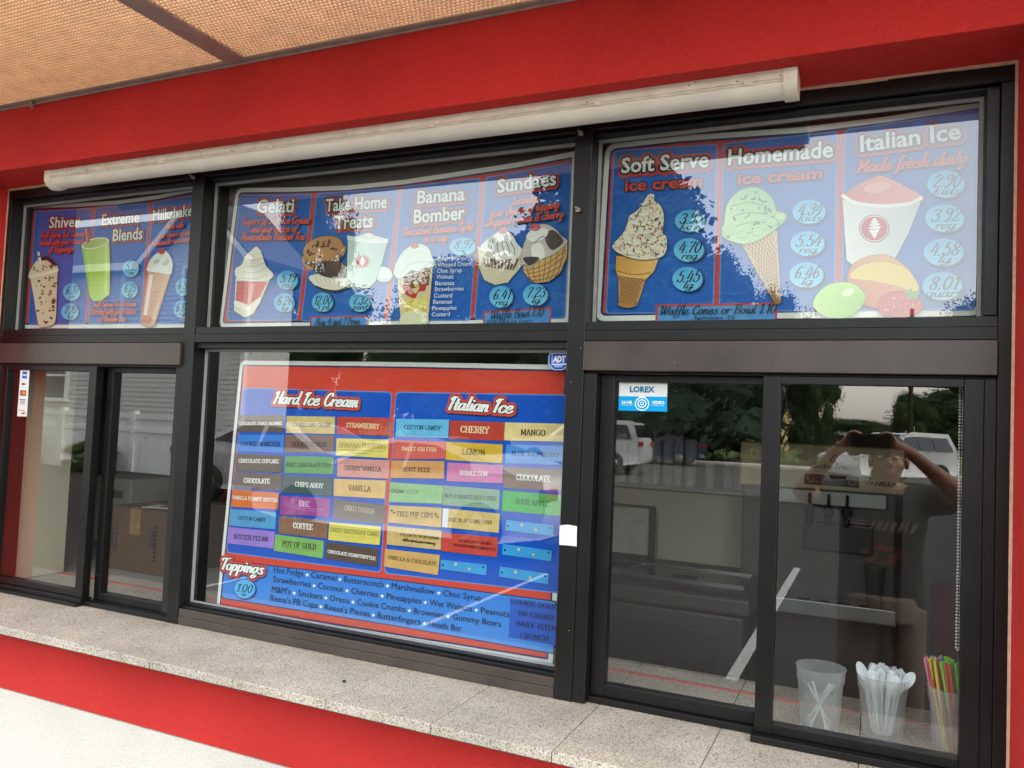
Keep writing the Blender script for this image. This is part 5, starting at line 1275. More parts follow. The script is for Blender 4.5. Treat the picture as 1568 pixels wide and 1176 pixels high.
# ---- vehicles
M_TYRE = plain('tyre', (22, 22, 23), 0.85, noise=0.1); M_RIM = plain('alloy', (170, 172, 176), 0.3, metal=0.9, noise=0.05)
M_CARGL = plain('car_glass', (16, 18, 20), 0.06, spec=0.8, noise=0.1)
M_LAMP = plain('tail_lamp', (150, 14, 16), 0.2, noise=0.05); M_HEAD = plain('head_lamp', (214, 216, 218), 0.12, noise=0.03)
def vehicle(name, label, cat, loc, rz, L, W, prof, belt, roof, glass, wheels, wr, paint, lamps):
    """prof: side outline (x, z), nose at -x; glass: side windows; the sides lean in above the belt line"""
    t = thing(name, label, cat, loc); t.rotation_euler = (0, 0, rz)
    hw = lambda z, k=0.0: W / 2 * (1 - 0.24 * max(0, (z - belt) / (roof - belt))) * (1 - 0.06 * max(0, (0.45 - z) / 0.45)) + k
    def side_mesh(poly, k, mb, both=True):
        n = len(poly); tri = tessellate_polygon([[Vector((x, z, 0)) for x, z in poly]])
        tap = lambda x: 1 - 0.10 * max(0, (abs(x) / (L / 2) - 0.72) / 0.28) ** 2
        for s in (-1, 1): mb.add([(x, s * hw(z, k) * tap(x), z) for x, z in poly], tri, 0)
        return tap
    def finish(mb, nm, mats, **kw):
        o = mb.build(nm, mats, None, **kw); o.parent = t; return o
    mb = MB(); tap = side_mesh(prof, 0, mb); n = len(prof)
    for i in range(n):
        j = (i + 1) % n; (x0, z0), (x1, z1) = prof[i], prof[j]
        mb.add([(x0, -hw(z0) * tap(x0), z0), (x0, hw(z0) * tap(x0), z0), (x1, hw(z1) * tap(x1), z1), (x1, -hw(z1) * tap(x1), z1)], [(0, 1, 2, 3)], 0)
    o = finish(mb, 'body', paint)
    w = o.modifiers.new('weld', 'WELD'); w.merge_threshold = 0.002
    b = o.modifiers.new('bevel', 'BEVEL'); b.width = 0.05; b.segments = 3; b.limit_method = 'ANGLE'; b.angle_limit = math.radians(30)
    for p in o.data.polygons: p.use_smooth = True
    for q in glass:
        mb = MB(); side_mesh(q, 0.012, mb); finish(mb, 'side_window', M_CARGL)
    # front and rear screens
    for (x0, z0), (x1, z1) in lamps['screens']:
        mb = MB(); y0, y1 = hw(z0) - .1, hw(z1) - .1; sx = 0.02 * (-1 if x0 + x1 < 0 else 1)
        mb.add([(x0 + sx, -y0, z0 + .015), (x0 + sx, y0, z0 + .015), (x1 + sx, y1, z1 + .015), (x1 + sx, -y1, z1 + .015)], [(0, 1, 2, 3)]); finish(mb, 'windscreen', M_CARGL)
    for x in wheels:
        for s in (-1, 1):
            mb = MB(); R = Matrix.Rotation(math.radians(90), 3, 'X')
            mb.lathe([(wr * .62, -.1), (wr * .95, -.11), (wr, -.07), (wr, .07), (wr * .95, .11), (wr * .62, .1)], (x, s * (W / 2 - .1), wr), 24, tilt=R); wh = finish(mb, 'wheel', M_TYRE)
            mb = MB(); mb.lathe([(0.001, -.07), (wr * .2, -.08), (wr * .62, -.06), (wr * .62, .06), (wr * .2, .08), (0.001, .07)], (x, s * (W / 2 - .085), wr), 20, tilt=R)
            for k in range(5):
                a = k * 1.2566; mb.obox((x + math.cos(a) * wr * .38, s * (W / 2 + .0), wr + math.sin(a) * wr * .38), (math.cos(a) * wr * .25, 0, math.sin(a) * wr * .25), (0, .012, 0), (-math.sin(a) * .03, 0, math.cos(a) * .03))
            rm = mb.build('rim', M_RIM, None); rm.parent = wh
    for x, z, mt, nm in lamps['lamps']:
        for s in (-1, 1):
            mb = MB(); mb.obox((x, s * (W / 2 - .22), z), (0.05, 0, 0), (0, .17, 0), (0, 0, .07)); finish(mb, nm, mt, bevel=0.02)
    return t
def paint(name, c): return plain(name, c, 0.3, coat=0.6, noise=0.03, scale=3)
WHITEP = paint('white_car_paint', (226, 226, 224))
coupe = [(-2.25, .25), (-2.3, .5), (-2.2, .68), (-1.6, .86), (-.95, .97), (-.35, 1.26), (.1, 1.38), (.65, 1.38), (1.3, 1.22), (1.85, 1.02), (2.22, .98), (2.28, .7), (2.2, .3), (1.7, .22), (-1.7, .2)]
vehicle('parked_car', 'white low coupe parked in front of the stand, mirrored in the large menu window', 'car', (-5.6, -7.4, 0), 0.06, 4.55, 1.85, coupe, .93, 1.38,
        [[(-.75, .99), (-.25, 1.22), (.1, 1.31), (.3, 1.31), (.3, .99)], [(.36, .99), (.36, 1.31), (.68, 1.3), (1.25, 1.13), (1.3, 1.02)]], (-1.42, 1.4), .33, WHITEP, {'screens': [((-.95, .97), (-.35, 1.26)), ((1.3, 1.22), (.65, 1.38))], 'lamps': [(-2.2, .62, M_HEAD, 'headlight'), (2.24, .8, M_LAMP, 'tail_light')]})
sedan = [(-2.3, .28), (-2.36, .55), (-2.25, .75), (-1.5, .92), (-.95, 1.0), (-.25, 1.38), (.2, 1.45), (.85, 1.43), (1.55, 1.1), (2.25, 1.04), (2.34, .8), (2.28, .34), (1.7, .24), (-1.7, .22)]
SG = [[(-.75, 1.03), (-.15, 1.34), (.25, 1.38), (.3, 1.03)], [(.36, 1.03), (.36, 1.38), (.8, 1.36), (1.35, 1.08)]]
SL = {'screens': [((-.95, 1.0), (-.25, 1.38)), ((1.55, 1.1), (.85, 1.43))], 'lamps': [(-2.28, .7, M_HEAD, 'headlight'), (2.3, .86, M_LAMP, 'tail_light')]}
vehicle('parked_car', 'silver sedan parked near the white fence, its red tail lamps to the left', 'car', (-9.35, -9.6, 0), 3.1, 4.7, 1.85, sedan, .98, 1.45, SG, (-1.45, 1.45), .33, paint('silver_car_paint', (176, 178, 180)), SL)
vehicle('parked_car', 'dark blue sedan parked along the far kerb by the lawn', 'car', (-9.2, -33.6, 0), 0.0, 4.7, 1.85, sedan, .98, 1.45, SG, (-1.45, 1.45), .33, paint('blue_car_paint', (44, 56, 84)), SL)
suv = [(-2.3, .35), (-2.36, .7), (-2.28, 1.0), (-1.3, 1.12), (-.85, 1.18), (-.25, 1.72), (.2, 1.78), (2.0, 1.76), (2.3, 1.15), (2.36, .75), (2.3, .4), (1.8, .32), (-1.7, .32)]
VG = [[(-.66, 1.2), (-.18, 1.64), (.3, 1.68), (.3, 1.2)], [(.36, 1.2), (.36, 1.68), (1.05, 1.68), (1.05, 1.2)], [(1.12, 1.2), (1.12, 1.67), (1.85, 1.66), (2.05, 1.2)]]
VL = {'screens': [((-.85, 1.18), (-.25, 1.72)), ((2.24, 1.25), (2.06, 1.66))], 'lamps': [(-2.3, .9, M_HEAD, 'headlight'), (2.33, 1.05, M_LAMP, 'tail_light')]}
vehicle('parked_car', 'white off road vehicle standing behind the person with the phone', 'car', (0.45, -28.6, 0), -0.85, 4.7, 1.9, suv, 1.15, 1.78, VG, (-1.45, 1.42), .38, WHITEP, VL)
vehicle('parked_car', 'white sport utility vehicle at the left edge of the right hand serving window', 'car', (-9.4, -24.6, 0), 0.0, 4.7, 1.9, suv, 1.15, 1.78, VG, (-1.45, 1.42), .38, WHITEP, VL)
# ================================================================== inside the shop
M_INW = plain('interior_paint', (176, 172, 160), 0.85, noise=0.06, scale=3)
M_INB = plain('interior_beige', (196, 184, 160), 0.8, noise=0.05, scale=3)
M_STEEL = plain('brushed_steel', (150, 150, 148), 0.32, metal=0.9, noise=0.1, scale=8)
M_DSTEEL = plain('dark_steel', (132, 128, 120), 0.4, metal=0.7, noise=0.12, scale=7)
m = MB(); m.box(-6.79, 3.79, 3.4, 3.5, 0.0, 3.0); m.box(-5.4, -5.3, 0.14, 3.398, 0.0, 3.0); m.box(1.2, 1.3, 0.14, 3.398, 0.0, 3.0)
m.box(-5.298, 1.198, 0.14, 0.2, 0.02, 0.9215)
part(m, 'interior_wall', M_INW)
m = MB(); m.box(-3.06, -2.992, 0.1305, 0.33, 0.951, 2.43); m.box(0.2562, 0.33, 0.1305, 0.33, 0.951, 2.43); part(m, 'reveal', M_INB)
m = MB(); m.box(-5.298, 1.198, 0.14, 3.398, 2.62, 2.68); part(m, 'ceiling', plain('ceiling_tile', (214, 210, 200), 0.9, noise=0.05))
m = MB(); m.box(-5.298, 1.198, 0.2005, 3.398, 0.0, 0.018); part(m, 'floor', plain('quarry_tile', (150, 130, 116), 0.7, noise=0.15, scale=4))
# lined blind box above the boards
m = MB(); m.box(-2.95, 0.2, 0.12, 0.24, 2.30, 2.42); part(m, 'blind_box', plain('olive_grey_cloth', (96, 90, 78), 0.9, noise=0.1, scale=12))

# work counter at the left with a carton and a payment box
wc = thing('work_counter', 'pale work counter behind the left serving window', 'counter', (-3.4, 0.9, 0.02))
m = MB(); m.box(-4.4, -1.9, 0.432, 1.3, 0.905, 0.945); m.build('worktop', plain('laminate', (170, 166, 156), 0.5, noise=0.06), wc, bevel=0.004)
m = MB(); m.box(-4.35, -1.95, 0.46, 1.26, 0.0185, 0.904); m.build('cabinet', plain('cabinet_grey', (120, 118, 112), 0.6, noise=0.06), wc)
bx = thing('cardboard_box', 'brown taped cardboard box on the counter behind the left sliding window', 'box', (-2.8, 0.66, 0.946))
M_CARDB = plain('cardboard', (98, 70, 48), 0.9, noise=0.1, scale=9)
m = MB(); m.box(-2.965, -2.615, 0.50, 0.82, 0.9462, 1.208); m.build('carton', M_CARDB, bx, bevel=0.004)
m = MB(); m.box(-2.83, -2.77, 0.4985, 0.4995, 1.10, 1.207); m.box(-2.83, -2.77, 0.4986, 0.822, 1.2085, 1.2095); m.box(-2.967, -2.613, 0.66, 0.70, 1.2086, 1.2094); m.build('tape', plain('parcel_tape', (150, 116, 80), 0.25, noise=0.1), bx)
A = Art(0.4983, (0, 0, 1))
def ink(x0, x1, z0, z1, c): A.fill([(x0, z0), (x1, z0), (x1, z1), (x0, z1)], c)
for k in range(7): ink(-2.91 + .0, -2.90 + .0, 1.02 + k * .018, 1.03 + k * .018, (30, 26, 24))
for k in range(9): ink(-2.685, -2.672, 1.0 + k * .017, 1.010 + k * .017, (30, 26, 24))
ink(-2.70, -2.69, 1.06, 1.13, (36, 60, 90)); ink(-2.93, -2.92, 1.03, 1.12, (36, 60, 90))
A.build('printing', bx)
m = MB(); m.obox((-2.74, 0.60, 1.2115), (0.075, 0.02, 0), (-.012, .05, 0), (0, 0, .0012)); m.obox((-2.735, 0.605, 1.2131), (0.03, 0.008, 0), (-.004, .018, 0), (0, 0, .0003), 1)
tag(m.build('paper_slip', [plain('paper', (214, 214, 208), 0.7, noise=0.04), plain('ink_grey', (80, 80, 84), 0.7, noise=0.1)], loc=(-2.74, .6, 1.2112)), 'white printed slip lying on the cardboard box', 'paper')
ds = thing('dispenser', 'pale wall box with a small dark slot behind the cardboard box', 'dispenser', (-3.45, 0.95, 0.946))
m = MB(); m.box(-3.62, -3.31, 0.9, 1.15, 0.9462, 1.275); m.build('housing', plain('off_white', (178, 176, 164), 0.5, noise=0.04), ds, bevel=0.008)
m = MB(); m.box(-3.445, -3.362, 0.896, 0.899, 1.178, 1.214); m.build('slot', M_BLACK, ds)
pt = thing('door_post', 'dark red post standing behind the left sliding window', 'post', (-3.05, 1.35, 0.02))
m = MB(); m.box(-3.16, -3.02, 1.34, 1.46, 0.0185, 2.6); m.build('post', plain('red_gloss', (120, 20, 26), 0.25, noise=0.08), pt, bevel=0.006)

# dipping freezer behind the right window
fz = thing('chest_freezer', 'dark grey dipping freezer with clear sliding lids behind the right serving window', 'freezer', (-0.9, 0.85, 0.02))
M_FZ = plain('freezer_grey', (56, 53, 48), 0.5, noise=0.1, scale=5)
m = MB(); m.box(-1.75, -0.345, 0.585, 1.10, 0.0185, 1.085); m.box(-1.77, -0.325, 0.565, 1.12, 1.0852, 1.142); m.build('cabinet', M_FZ, fz, bevel=0.014, seg=3)
m = MB(); m.box(-1.62, -0.42, 0.576, 0.584, 0.2, 1.03); m.build('front_panel', plain('freezer_panel', (48, 45, 41), 0.4, noise=0.08), fz, bevel=0.003)
M_LID = plain('lid_dark', (54, 54, 54), 0.2, noise=0.1)
for x0, x1 in ((-0.745, -0.372), (-1.14, -0.765)):
    m = MB(); m.box(x0, x1, 0.70, 0.93, 1.1425, 1.1475); l_ = m.build('lid', M_LID, fz)
    m = MB()
    for a in ((x0 - .008, x1 + .008, .695, .702), (x0 - .008, x1 + .008, .928, .936)): m.box(a[0], a[1], a[2], a[3], 1.1425, 1.154)
    m.box(x0 - .008, x0 - .002, .702, .928, 1.1425, 1.153); m.box(x1 + .002, x1 + .008, .702, .928, 1.1425, 1.153)
    m.build('frame', M_STEEL, l_)
    m = MB(); m.box((x0 + x1) / 2 - .04, (x0 + x1) / 2 + .04, .735, .76, 1.1478, 1.156); m.box((x0 + x1) / 2 - .035, (x0 + x1) / 2 + .035, .955, .975, 1.1425, 1.16); m.build('handle', M_BLACK, l_, bevel=0.003)
gl = thing('sneeze_guard', 'black framed glass guard standing on the dipping freezer', 'glass guard', (-0.85, 0.9, 1.143))
m = MB(); x0, x1, z0, z1 = -1.0, -0.714, 1.176, 1.345
m.box(x0, x1, .935, .955, z1, z1 + .008); m.box(x0, x1, .935, .955, 1.155, 1.176); m.box(x1 - .02, x1, .935, .955, 1.143, z1); m.box(x0, x0 + .02, .935, .955, 1.143, z1)
m.build('frame', M_BLACK, gl); m = MB(); m.box(x0 + .0202, x1 - .0202, .944, .946, z0 + .0005, z1 - .0005); m.build('panel', plain('hazy_pane', (176, 176, 164), 0.3, noise=0.08), gl)
m = MB(); m.box(-0.706, -0.701, .93, .934, 1.165, 1.335); tag(m.build('scraper', M_STEEL, loc=(-.703, .932, 1.165)), 'thin steel strip standing beside the glass guard', 'strip')
hw_ = thing('back_cabinet', 'grey metal cabinet behind the freezer with clear cup stacks on it', 'cabinet', (-1.0, 1.3, 0.02))
m = MB(); m.box(-2.3, -0.28, 1.20, 1.62, 0.0185, 1.392); m.build('cabinet', plain('cabinet_olive', (204, 197, 172), 0.6, noise=0.06, scale=3), hw_, bevel=0.004)
m = MB(); m.box(-2.31, -0.27, 1.185, 1.64, 1.3925, 1.408); m.build('top', M_DSTEEL, hw_, bevel=0.003)
def clear_mat(name, col, op, rough=0.15):
    m, n, l, b = newmat(name)
    n.remove(b); out = n['Material Output']
    tr = n.new('ShaderNodeBsdfTransparent'); tr.inputs[0].default_value = (0.95, 0.95, 0.95, 1)
    df = n.new('ShaderNodeBsdfPrincipled'); df.inputs['Base Color'].default_value = lin(col); df.inputs['Roughness'].default_value = rough
    lw = n.new('ShaderNodeLayerWeight'); lw.inputs['Blend'].default_value = 0.35
    mr = n.new('ShaderNodeMapRange'); mr.inputs['To Min'].default_value = op; mr.inputs['To Max'].default_value = min(1, op + 0.32); l.new(lw.outputs['Facing'], mr.inputs[0])
    mx = n.new('ShaderNodeMixShader'); l.new(mr.outputs[0], mx.inputs[0]); l.new(tr.outputs[0], mx.inputs[1]); l.new(df.outputs[0], mx.inputs[2]); l.new(mx.outputs[0], out.inputs['Surface'])
    return m
M_CUPS = clear_mat('clear_plastic', (250, 248, 238), 0.3)
for i, (px, w, h) in enumerate(((950, .05, .20), (968, .042, .16), (986, .042, .185), (1003, .036, .18), (1020, .04, .185), (1033, .036, .2), (1057, .044, .19), (1085, .036, .1), (1112, .042, .15), (1130, .036, .125), (1147, .044, .2))):
    p = at(px, 745, 1.27); m = MB()
    pr = [(w * .36, 0.0)]
    for k in range(int(h / .012)): pr += [(w * .5, .006 + k * .012), (w * .44, .010 + k * .012)]
    m.lathe(pr + [(w * .46, h)], (p.x, 1.27 + .02 * (i % 3), 1.4085), 16)
    tag(m.build('cup_stack', M_CUPS, loc=(p.x, 1.27, 1.4085)), 'tall stack of clear plastic cups on the grey cabinet', 'cup stack', 'clear cup stacks on the grey cabinet')

# soft serve machine
ss = thing('soft_serve_machine', 'steel soft serve machine with three black draw handles and a VANILLA label', 'soft serve machine', (-0.1, 1.2, 0.02))
m = MB(); m.box(-0.42, 0.066, 1.0, 1.55, 0.0185, 1.452); m.build('body', plain('machine_grey', (84, 81, 75), 0.45, metal=0.3, noise=0.1), ss, bevel=0.006)
m = MB(); m.box(-0.43, 0.09, 0.985, 1.5, 1.4525, 1.602); m.build('header', plain('header_beige', (228, 210, 172), 0.35, noise=0.06), ss, bevel=0.006)
A = Art(0.9845, (1180, 570, 4.9))
A.poly([(255, 758), (665, 788), (663, 868), (250, 838)], (66, 58, 56)); A.poly([(255, 758), (400, 768), (396, 849), (250, 838)], (74, 34, 32))
A.text('Electro Freeze', 285, 715, 650, 735, 44, (24, 22, 22), 'script', 2.6); A.text('E', 432, 672, 482, 676, 52, (24, 22, 22), 'script', 2.2)
A.poly([(690, 808), (962, 826), (960, 868), (688, 850)], (206, 198, 180)); A.text('VANILLA', 700, 843, 952, 861, 32, (20, 20, 20), 'sans', 4)
for k in range(4): A.line([(440, 800 + k * 13), (560 - 12 * k, 808 + k * 13)], (150, 140, 130), 5)
A.ell(612, 828, 26, 26, (150, 140, 130)); A.ell(612, 828, 20, 20, (66, 58, 56)); A.line([(272, 785), (300, 830), (330, 800)], (200, 190, 180), 6); A.line([(300, 815), (360, 820)], (200, 190, 180), 6)
A.build('lettering', ss)
m = MB(); m.box(-0.36, 0.04, 0.9755, 0.984, 1.40, 1.4515); m.build('valve_block', M_STEEL, ss, bevel=0.006)
m = MB(); m.box(-0.215, 0.0, 0.972, 0.999, 1.25, 1.345); m.build('splash_panel', plain('dark_panel', (34, 33, 34), 0.35, noise=0.08), ss, bevel=0.004)
for x in (-0.196, -0.137, -0.08):
    m = MB(); m.tube([(x, .965, 1.44), (x, .955, 1.405)], .005, 8); m.ball((x, .953, 1.385), (.017, .017, .022), 8); m.tube([(x, .965, 1.37), (x, .965, 1.335)], [.012, .009], 10); m.build('draw_handle', M_BLACK, ss)
m = MB(); m.box(-0.42, 0.066, 0.80, 0.999, 1.085, 1.105); m.box(-0.42, 0.066, 0.795, 0.7995, 1.07, 1.115); m.build('drip_tray', M_STEEL, ss, bevel=0.003)
m = MB()
for k in range(4): m.tube([(-.2 + .06 * k, .87, 1.1053), (-.2 + .06 * k, .87, 1.1065)], .02, 16)
m.build('tray_holes', M_BLACK, ss)
tb = thing('tumbler', 'dark steel mixing cup standing on the drip tray', 'mixing cup', (0.008, .86, 1.1055))
m = MB(); m.lathe([(.0, .0), (.021, 0), (.030, .128), (.032, .13), (.029, .129), (.020, .006)], (.008, .86, 1.1056), 20); m.build('cup', M_DSTEEL, tb)
rb = thing('bucket', 'dark red plastic bucket beside the soft serve machine', 'bucket', (.22, .8, .9))
m = MB(); m.lathe([(.0, .018), (.06, .018), (.07, 1.198 - .0), (.073, 1.2), (.066, 1.198), (.056, .03)], (.232, .84, 0.001), 24); m.build('pail', plain('red_plastic', (110, 22, 28), 0.35, noise=0.06), rb)
m = MB(); m.box(0.09, .62, 1.35, 1.7, .0185, 1.5); tag(m.build('refrigerator', M_DSTEEL, bevel=0.006, loc=(.35, 1.5, .0185)), 'grey steel refrigerator right of the soft serve machine', 'refrigerator')

# ================================================================== small things in and on the windows
def plain_sticker(name, label, pts, y, col, cat='sticker', th=0.0004):
    ps = [at(a, b, y) for a, b in pts]
    t = thing(name, label, cat, (sum(p.x for p in ps) / len(ps), y, min(p.z for p in ps)))
    m = MB(); m.prism([(p.x, p.z) for p in ps], y, y + th); m.build('sheet', plain('sheet_' + '_'.join(map(str, col)), col, 0.45, noise=0.03), t)
    return t
# security camera sticker; zoom frame of the photo region (880,560)-(1180,760)
yS = 0.0495
Z = (880, 560, 5.2267)
t = plain_sticker('sticker', 'white and bright blue video security sticker in the right serving window', [(880 + a / Z[2], 560 + b / Z[2]) for a, b in ((357, 126), (742, 131), (738, 368), (350, 358))], yS, (222, 224, 222))
A = Art(yS - 0.0003, Z)
A.poly([(354, 243), (740, 249), (738, 368), (350, 358)], (0, 158, 220)); A.poly([(510, 244), (570, 245), (560, 262), (522, 262)], (226, 230, 228))
A.text('LOREX', 441, 210, 640, 213, 46, (0, 110, 150), 'sans', 4); A.text('24 HR', 375, 303, 462, 305, 24, (236, 244, 248), 'sans', 3); A.text('VIDEO', 616, 305, 718, 308, 24, (236, 244, 248), 'sans', 3)
A.text('PROTECTED', 375, 319, 464, 320, 9, (200, 230, 244), 'sans', 1); A.text('SURVEILLANCE', 616, 321, 716, 324, 9, (200, 230, 244), 'sans', 1)
A.ell(539, 305, 58, 55, (236, 244, 248)); A.ell(539, 305, 50, 47, (0, 158, 220)); A.ell(539, 303, 36, 34, (236, 244, 248)); A.ell(539, 303, 28, 26, (0, 158, 220)); A.ell(539, 303, 15, 14, (236, 244, 248)); A.ell(539, 303, 9, 8, (0, 158, 220))
A.build('printing', t)
# alarm sticker, an octagon; zoom frame (810,460)-(970,580)
Z = (810, 460, 9.8); yS = 0.0525
oc = [(385, 716), (510, 716), (585, 796), (585, 965), (510, 1045), (372, 1045), (290, 955), (293, 830)]
t = plain_sticker('sticker', 'blue octagonal alarm company sticker beside the wide mullion', [(810 + a / 9.8, 460 + b / 9.8) for a, b in oc], yS, (190, 206, 236))
A = Art(yS - 0.0003, Z)
A.poly([(392, 728), (504, 728), (574, 802), (574, 960), (505, 1032), (378, 1032), (304, 950), (306, 836)], (20, 66, 168))
A.poly([(345, 792), (574, 792), (574, 965), (340, 968)], (226, 232, 244)); A.poly([(352, 800), (570, 800), (570, 945), (350, 950)], (28, 80, 184)); A.text('ADT', 355, 925, 545, 922, 92, (240, 242, 248), 'sans', 6, 0.1)
A.text('Secured by', 378, 785, 510, 783, 22, (226, 232, 244), 'sans', 1); A.poly([(366, 968), (520, 966), (500, 1004), (384, 1006)], (150, 176, 224))
A.build('printing', t)
# payment card sticker in the left window; zoom frame (30,560)-(270,740)
Z = (30, 560, 6.533); yS = 0.0035
t = plain_sticker('sticker', 'narrow white sticker of card payment logos in the left sliding window', [(30 + a / 6.533, 560 + b / 6.533) for a, b in ((10, 28), (82, 28), (99, 55), (72, 508), (-25, 505))], yS, (228, 228, 226))
A = Art(yS - 0.0003, Z)
A.poly([(30, 55), (76, 60), (72, 130), (25, 124)], (30, 92, 170)); A.poly([(32, 82), (72, 86), (70, 104), (30, 100)], (200, 214, 232)); A.ell(38, 183, 16, 10, (60, 60, 64)); A.ell(56, 184, 9, 9, (206, 120, 90))
A.poly([(10, 245), (68, 248), (64, 302), (6, 298)], (44, 36, 40)); A.ell(28, 272, 17, 20, (216, 70, 40)); A.ell(46, 273, 17, 20, (232, 150, 50))
A.poly([(2, 335), (62, 338), (61, 348), (1, 345)], (40, 60, 120)); A.text('VISA', 6, 374, 54, 376, 16, (40, 60, 120), 'sans', 3, .2); A.poly([(0, 384), (56, 387), (56, 393), (0, 390)], (222, 170, 70))
A.text('DISCOVER', -4, 450, 52, 453, 10, (60, 54, 60), 'sans', 1); A.poly([(10, 480), (54, 460), (52, 486)], (196, 70, 60))
A.build('printing', t)
# white tape on the mullion
yS = -0.0032
t = plain_sticker('tape', 'torn piece of white tape across the wide mullion', [(857.2, 804.5), (870, 803.4), (883.4, 806), (883, 820), (883, 836.6), (868, 835), (856.4, 834.2), (856.6, 820)], yS, (232, 230, 224), 'tape', 0.0008)
# small dead bug / stone on the counter
m = MB(); m.ball((-0, 0, 0), (.006, .0045, .003), 6); o = m.build('pebble', plain('dark_crumb', (30, 24, 22), 0.6, noise=0.2))
w = CAM_LOC; d = RGT * ((527 - 784) / 1218.92) + DWN * ((1043 - 588) / 1218.92) + FWD; s = (0.9525 - w.z) / d.z; o.location = w + d * s
tag(o, 'tiny dark crumb lying on the granite counter', 'crumb')

# bead chain of the blind
ch = thing('bead_chain', 'white bead chain hanging in two strands at the right edge of the right window', 'bead chain', (.166, .062, 1.2))
m = MB()
zs = 1.2
k = 0
while zs < 1.752:
    for x in (.1645, .1705): m.ball((x + .0006 * math.sin(k * .05), .058, zs), .0027, 4)
    zs += .0068; k += 1
m.ball((.1675, .058, 1.195), .0027, 4)
m.build('beads', plain('bead_white', (214, 214, 206), 0.3, noise=0.03), ch)

# tubs with spoons and straws
M_TUB = clear_mat('milky_plastic', (250, 251, 252), 0.09, 0.3)
def tub(name, label, x, y, group='plastic tubs inside the serving window'):
    t = thing(name, label, 'plastic tub', (x, y, .9505), group)
    m = MB(); r0, r1, h = .0435, .0565, .139
    m.lathe([(.0005, .0005), (r0 - .004, .0005), (r0, .004), (r1 - .006, h - .034), (r1 - .0035, h - .032), (r1 - .0015, h - .004), (r1 + .001, h), (r1 - .001, h + .001), (r1 - .003, h - .004), (r1 - .005, h - .031), (r1 - .0075, h - .034), (r0 - .0015, .0055), (.0005, .003)], (x, y, .9502), 40)
    m.build('tub', M_TUB, t)
    return t
M_SPOON = plain('white_plastic', (246, 247, 249), 0.35, noise=0.02, sub=0.1)
_spoon = None
def spoon_mesh():
    global _spoon
    if _spoon is None:
        m = MB(); n = 16
        st = [(0, .0035), (.02, .0032), (.05, .0028), (.085, .003), (.098, .006), (.108, .0105), (.120, .0125), (.132, .0115), (.141, .007), (.1445, .0012)]
        vs, fs = [], []
        for i, (z, w) in enumerate(st):
            dish = 0.0 if z < .09 else -.0042 * math.sin(math.pi * min(1, (z - .09) / .054))
            for u in (-1, -.5, 0, .5, 1): vs.append((u * w, dish * (1 - u * u) + (.0012 * abs(u) if z < .09 else 0), z))
            for u in (1, .5, 0, -.5, -1): vs.append((u * w, dish * (1 - u * u) + (.0012 * abs(u) if z < .09 else 0) - .0011, z))
        N = 10
        for i in range(len(st) - 1):
            for k in range(N): fs.append((i * N + k, i * N + (k + 1) % N, (i + 1) * N + (k + 1) % N, (i + 1) * N + k))
        m.add(vs, fs, 0, True); m.add(vs[:N], [tuple(range(N))[::-1]]); m.add(vs[-N:], [tuple(range(N))])
        o = m.build('spoon', M_SPOON); _spoon = o.data; bpy.data.objects.remove(o)
    return _spoon
def spoon(base, tip, roll, label, group):
    o = bpy.data.objects.new('plastic_spoon', spoon_mesh()); COL.objects.link(o)
    o.location = base; q = (Vector(tip) - Vector(base)).to_track_quat('Z', 'Y'); o.rotation_mode = 'QUATERNION'
    from mathutils import Quaternion
    o.rotation_quaternion = q @ Quaternion((0, 0, 1), roll)
    return tag(o, label, 'spoon', group)
T1 = (-.107, .160); T2 = (.027, .166); T3 = (.172, .158)
tub('plastic_tub', 'milky plastic tub with only a few spoons left in it', *T1); tub('plastic_tub', 'milky plastic tub crammed full of white spoons', *T2); tub('plastic_tub', 'milky plastic tub full of coloured straws', *T3)
rs = random.Random(11)
for (a, b, rl) in (((.028, .004), (-.030, .006), 2.6), ((.024, -.008), (-.034, -.006), 3.4), ((.018, .014), (-.028, .016), 2.9), ((-.030, .0), (.026, .0), 3.3), ((-.024, -.012), (.030, -.014), 2.8), ((.020, .004), (-.020, -.020), 3.0), ((-.016, .006), (.018, -.022), 3.2)):
    # bowls rest on the floor of the tub, handles cross above
    spoon((T1[0] + a[0] * 1.1, T1[1] + a[1], .9505 + .10), (T1[0] + b[0], T1[1] + b[1], .9545), rl, 'white plastic spoon lying bowl down in the nearly empty tub', 'spoons left in the nearly empty tub')
n2 = 42
for k in range(n2):
    a = k * 2.399; rr = .034 * math.sqrt((k + .5) / n2)
    bx_, by_ = T2[0] + rr * math.cos(a), T2[1] + rr * math.sin(a)
    out = 1.05 + rs.uniform(-.15, .2); tw = rs.uniform(-.5, .5)
    dx, dy = rr * math.cos(a + tw) * out * .75 + rs.uniform(-.006, .006), rr * math.sin(a + tw) * out * .55
    base = Vector((bx_ * .6 + T2[0] * .4, by_ * .6 + T2[1] * .4, .9535 + rs.uniform(0, .012)))
    tip = base + Vector((dx, dy, .15))
    spoon(base, tip, rs.uniform(-1.6, 1.6), 'white plastic spoon standing bowl up in the full tub', 'spoons in the full tub')
spoon((T2[0] - .01, T2[1], .985), (T2[0] + .052, T2[1] - .012, 1.09), 1.2, 'white plastic spoon leaning far out of the full tub to the right', None)
spoon((T2[0] + .012, T2[1], .985), (T2[0] - .045, T2[1] - .006, 1.095), -1.0, 'white plastic spoon leaning out of the full tub to the left', None)
SC = [(170, 220, 40), (230, 226, 60), (60, 180, 90), (40, 110, 200), (226, 60, 70), (120, 210, 70), (236, 130, 170), (150, 224, 60)]
SM = [plain('straw_%s' % n, c, 0.35, noise=0.03) for n, c in zip(('lime', 'yellow', 'green', 'blue', 'red', 'bright_green', 'pink', 'yellow_green'), SC)]
_sm = {}
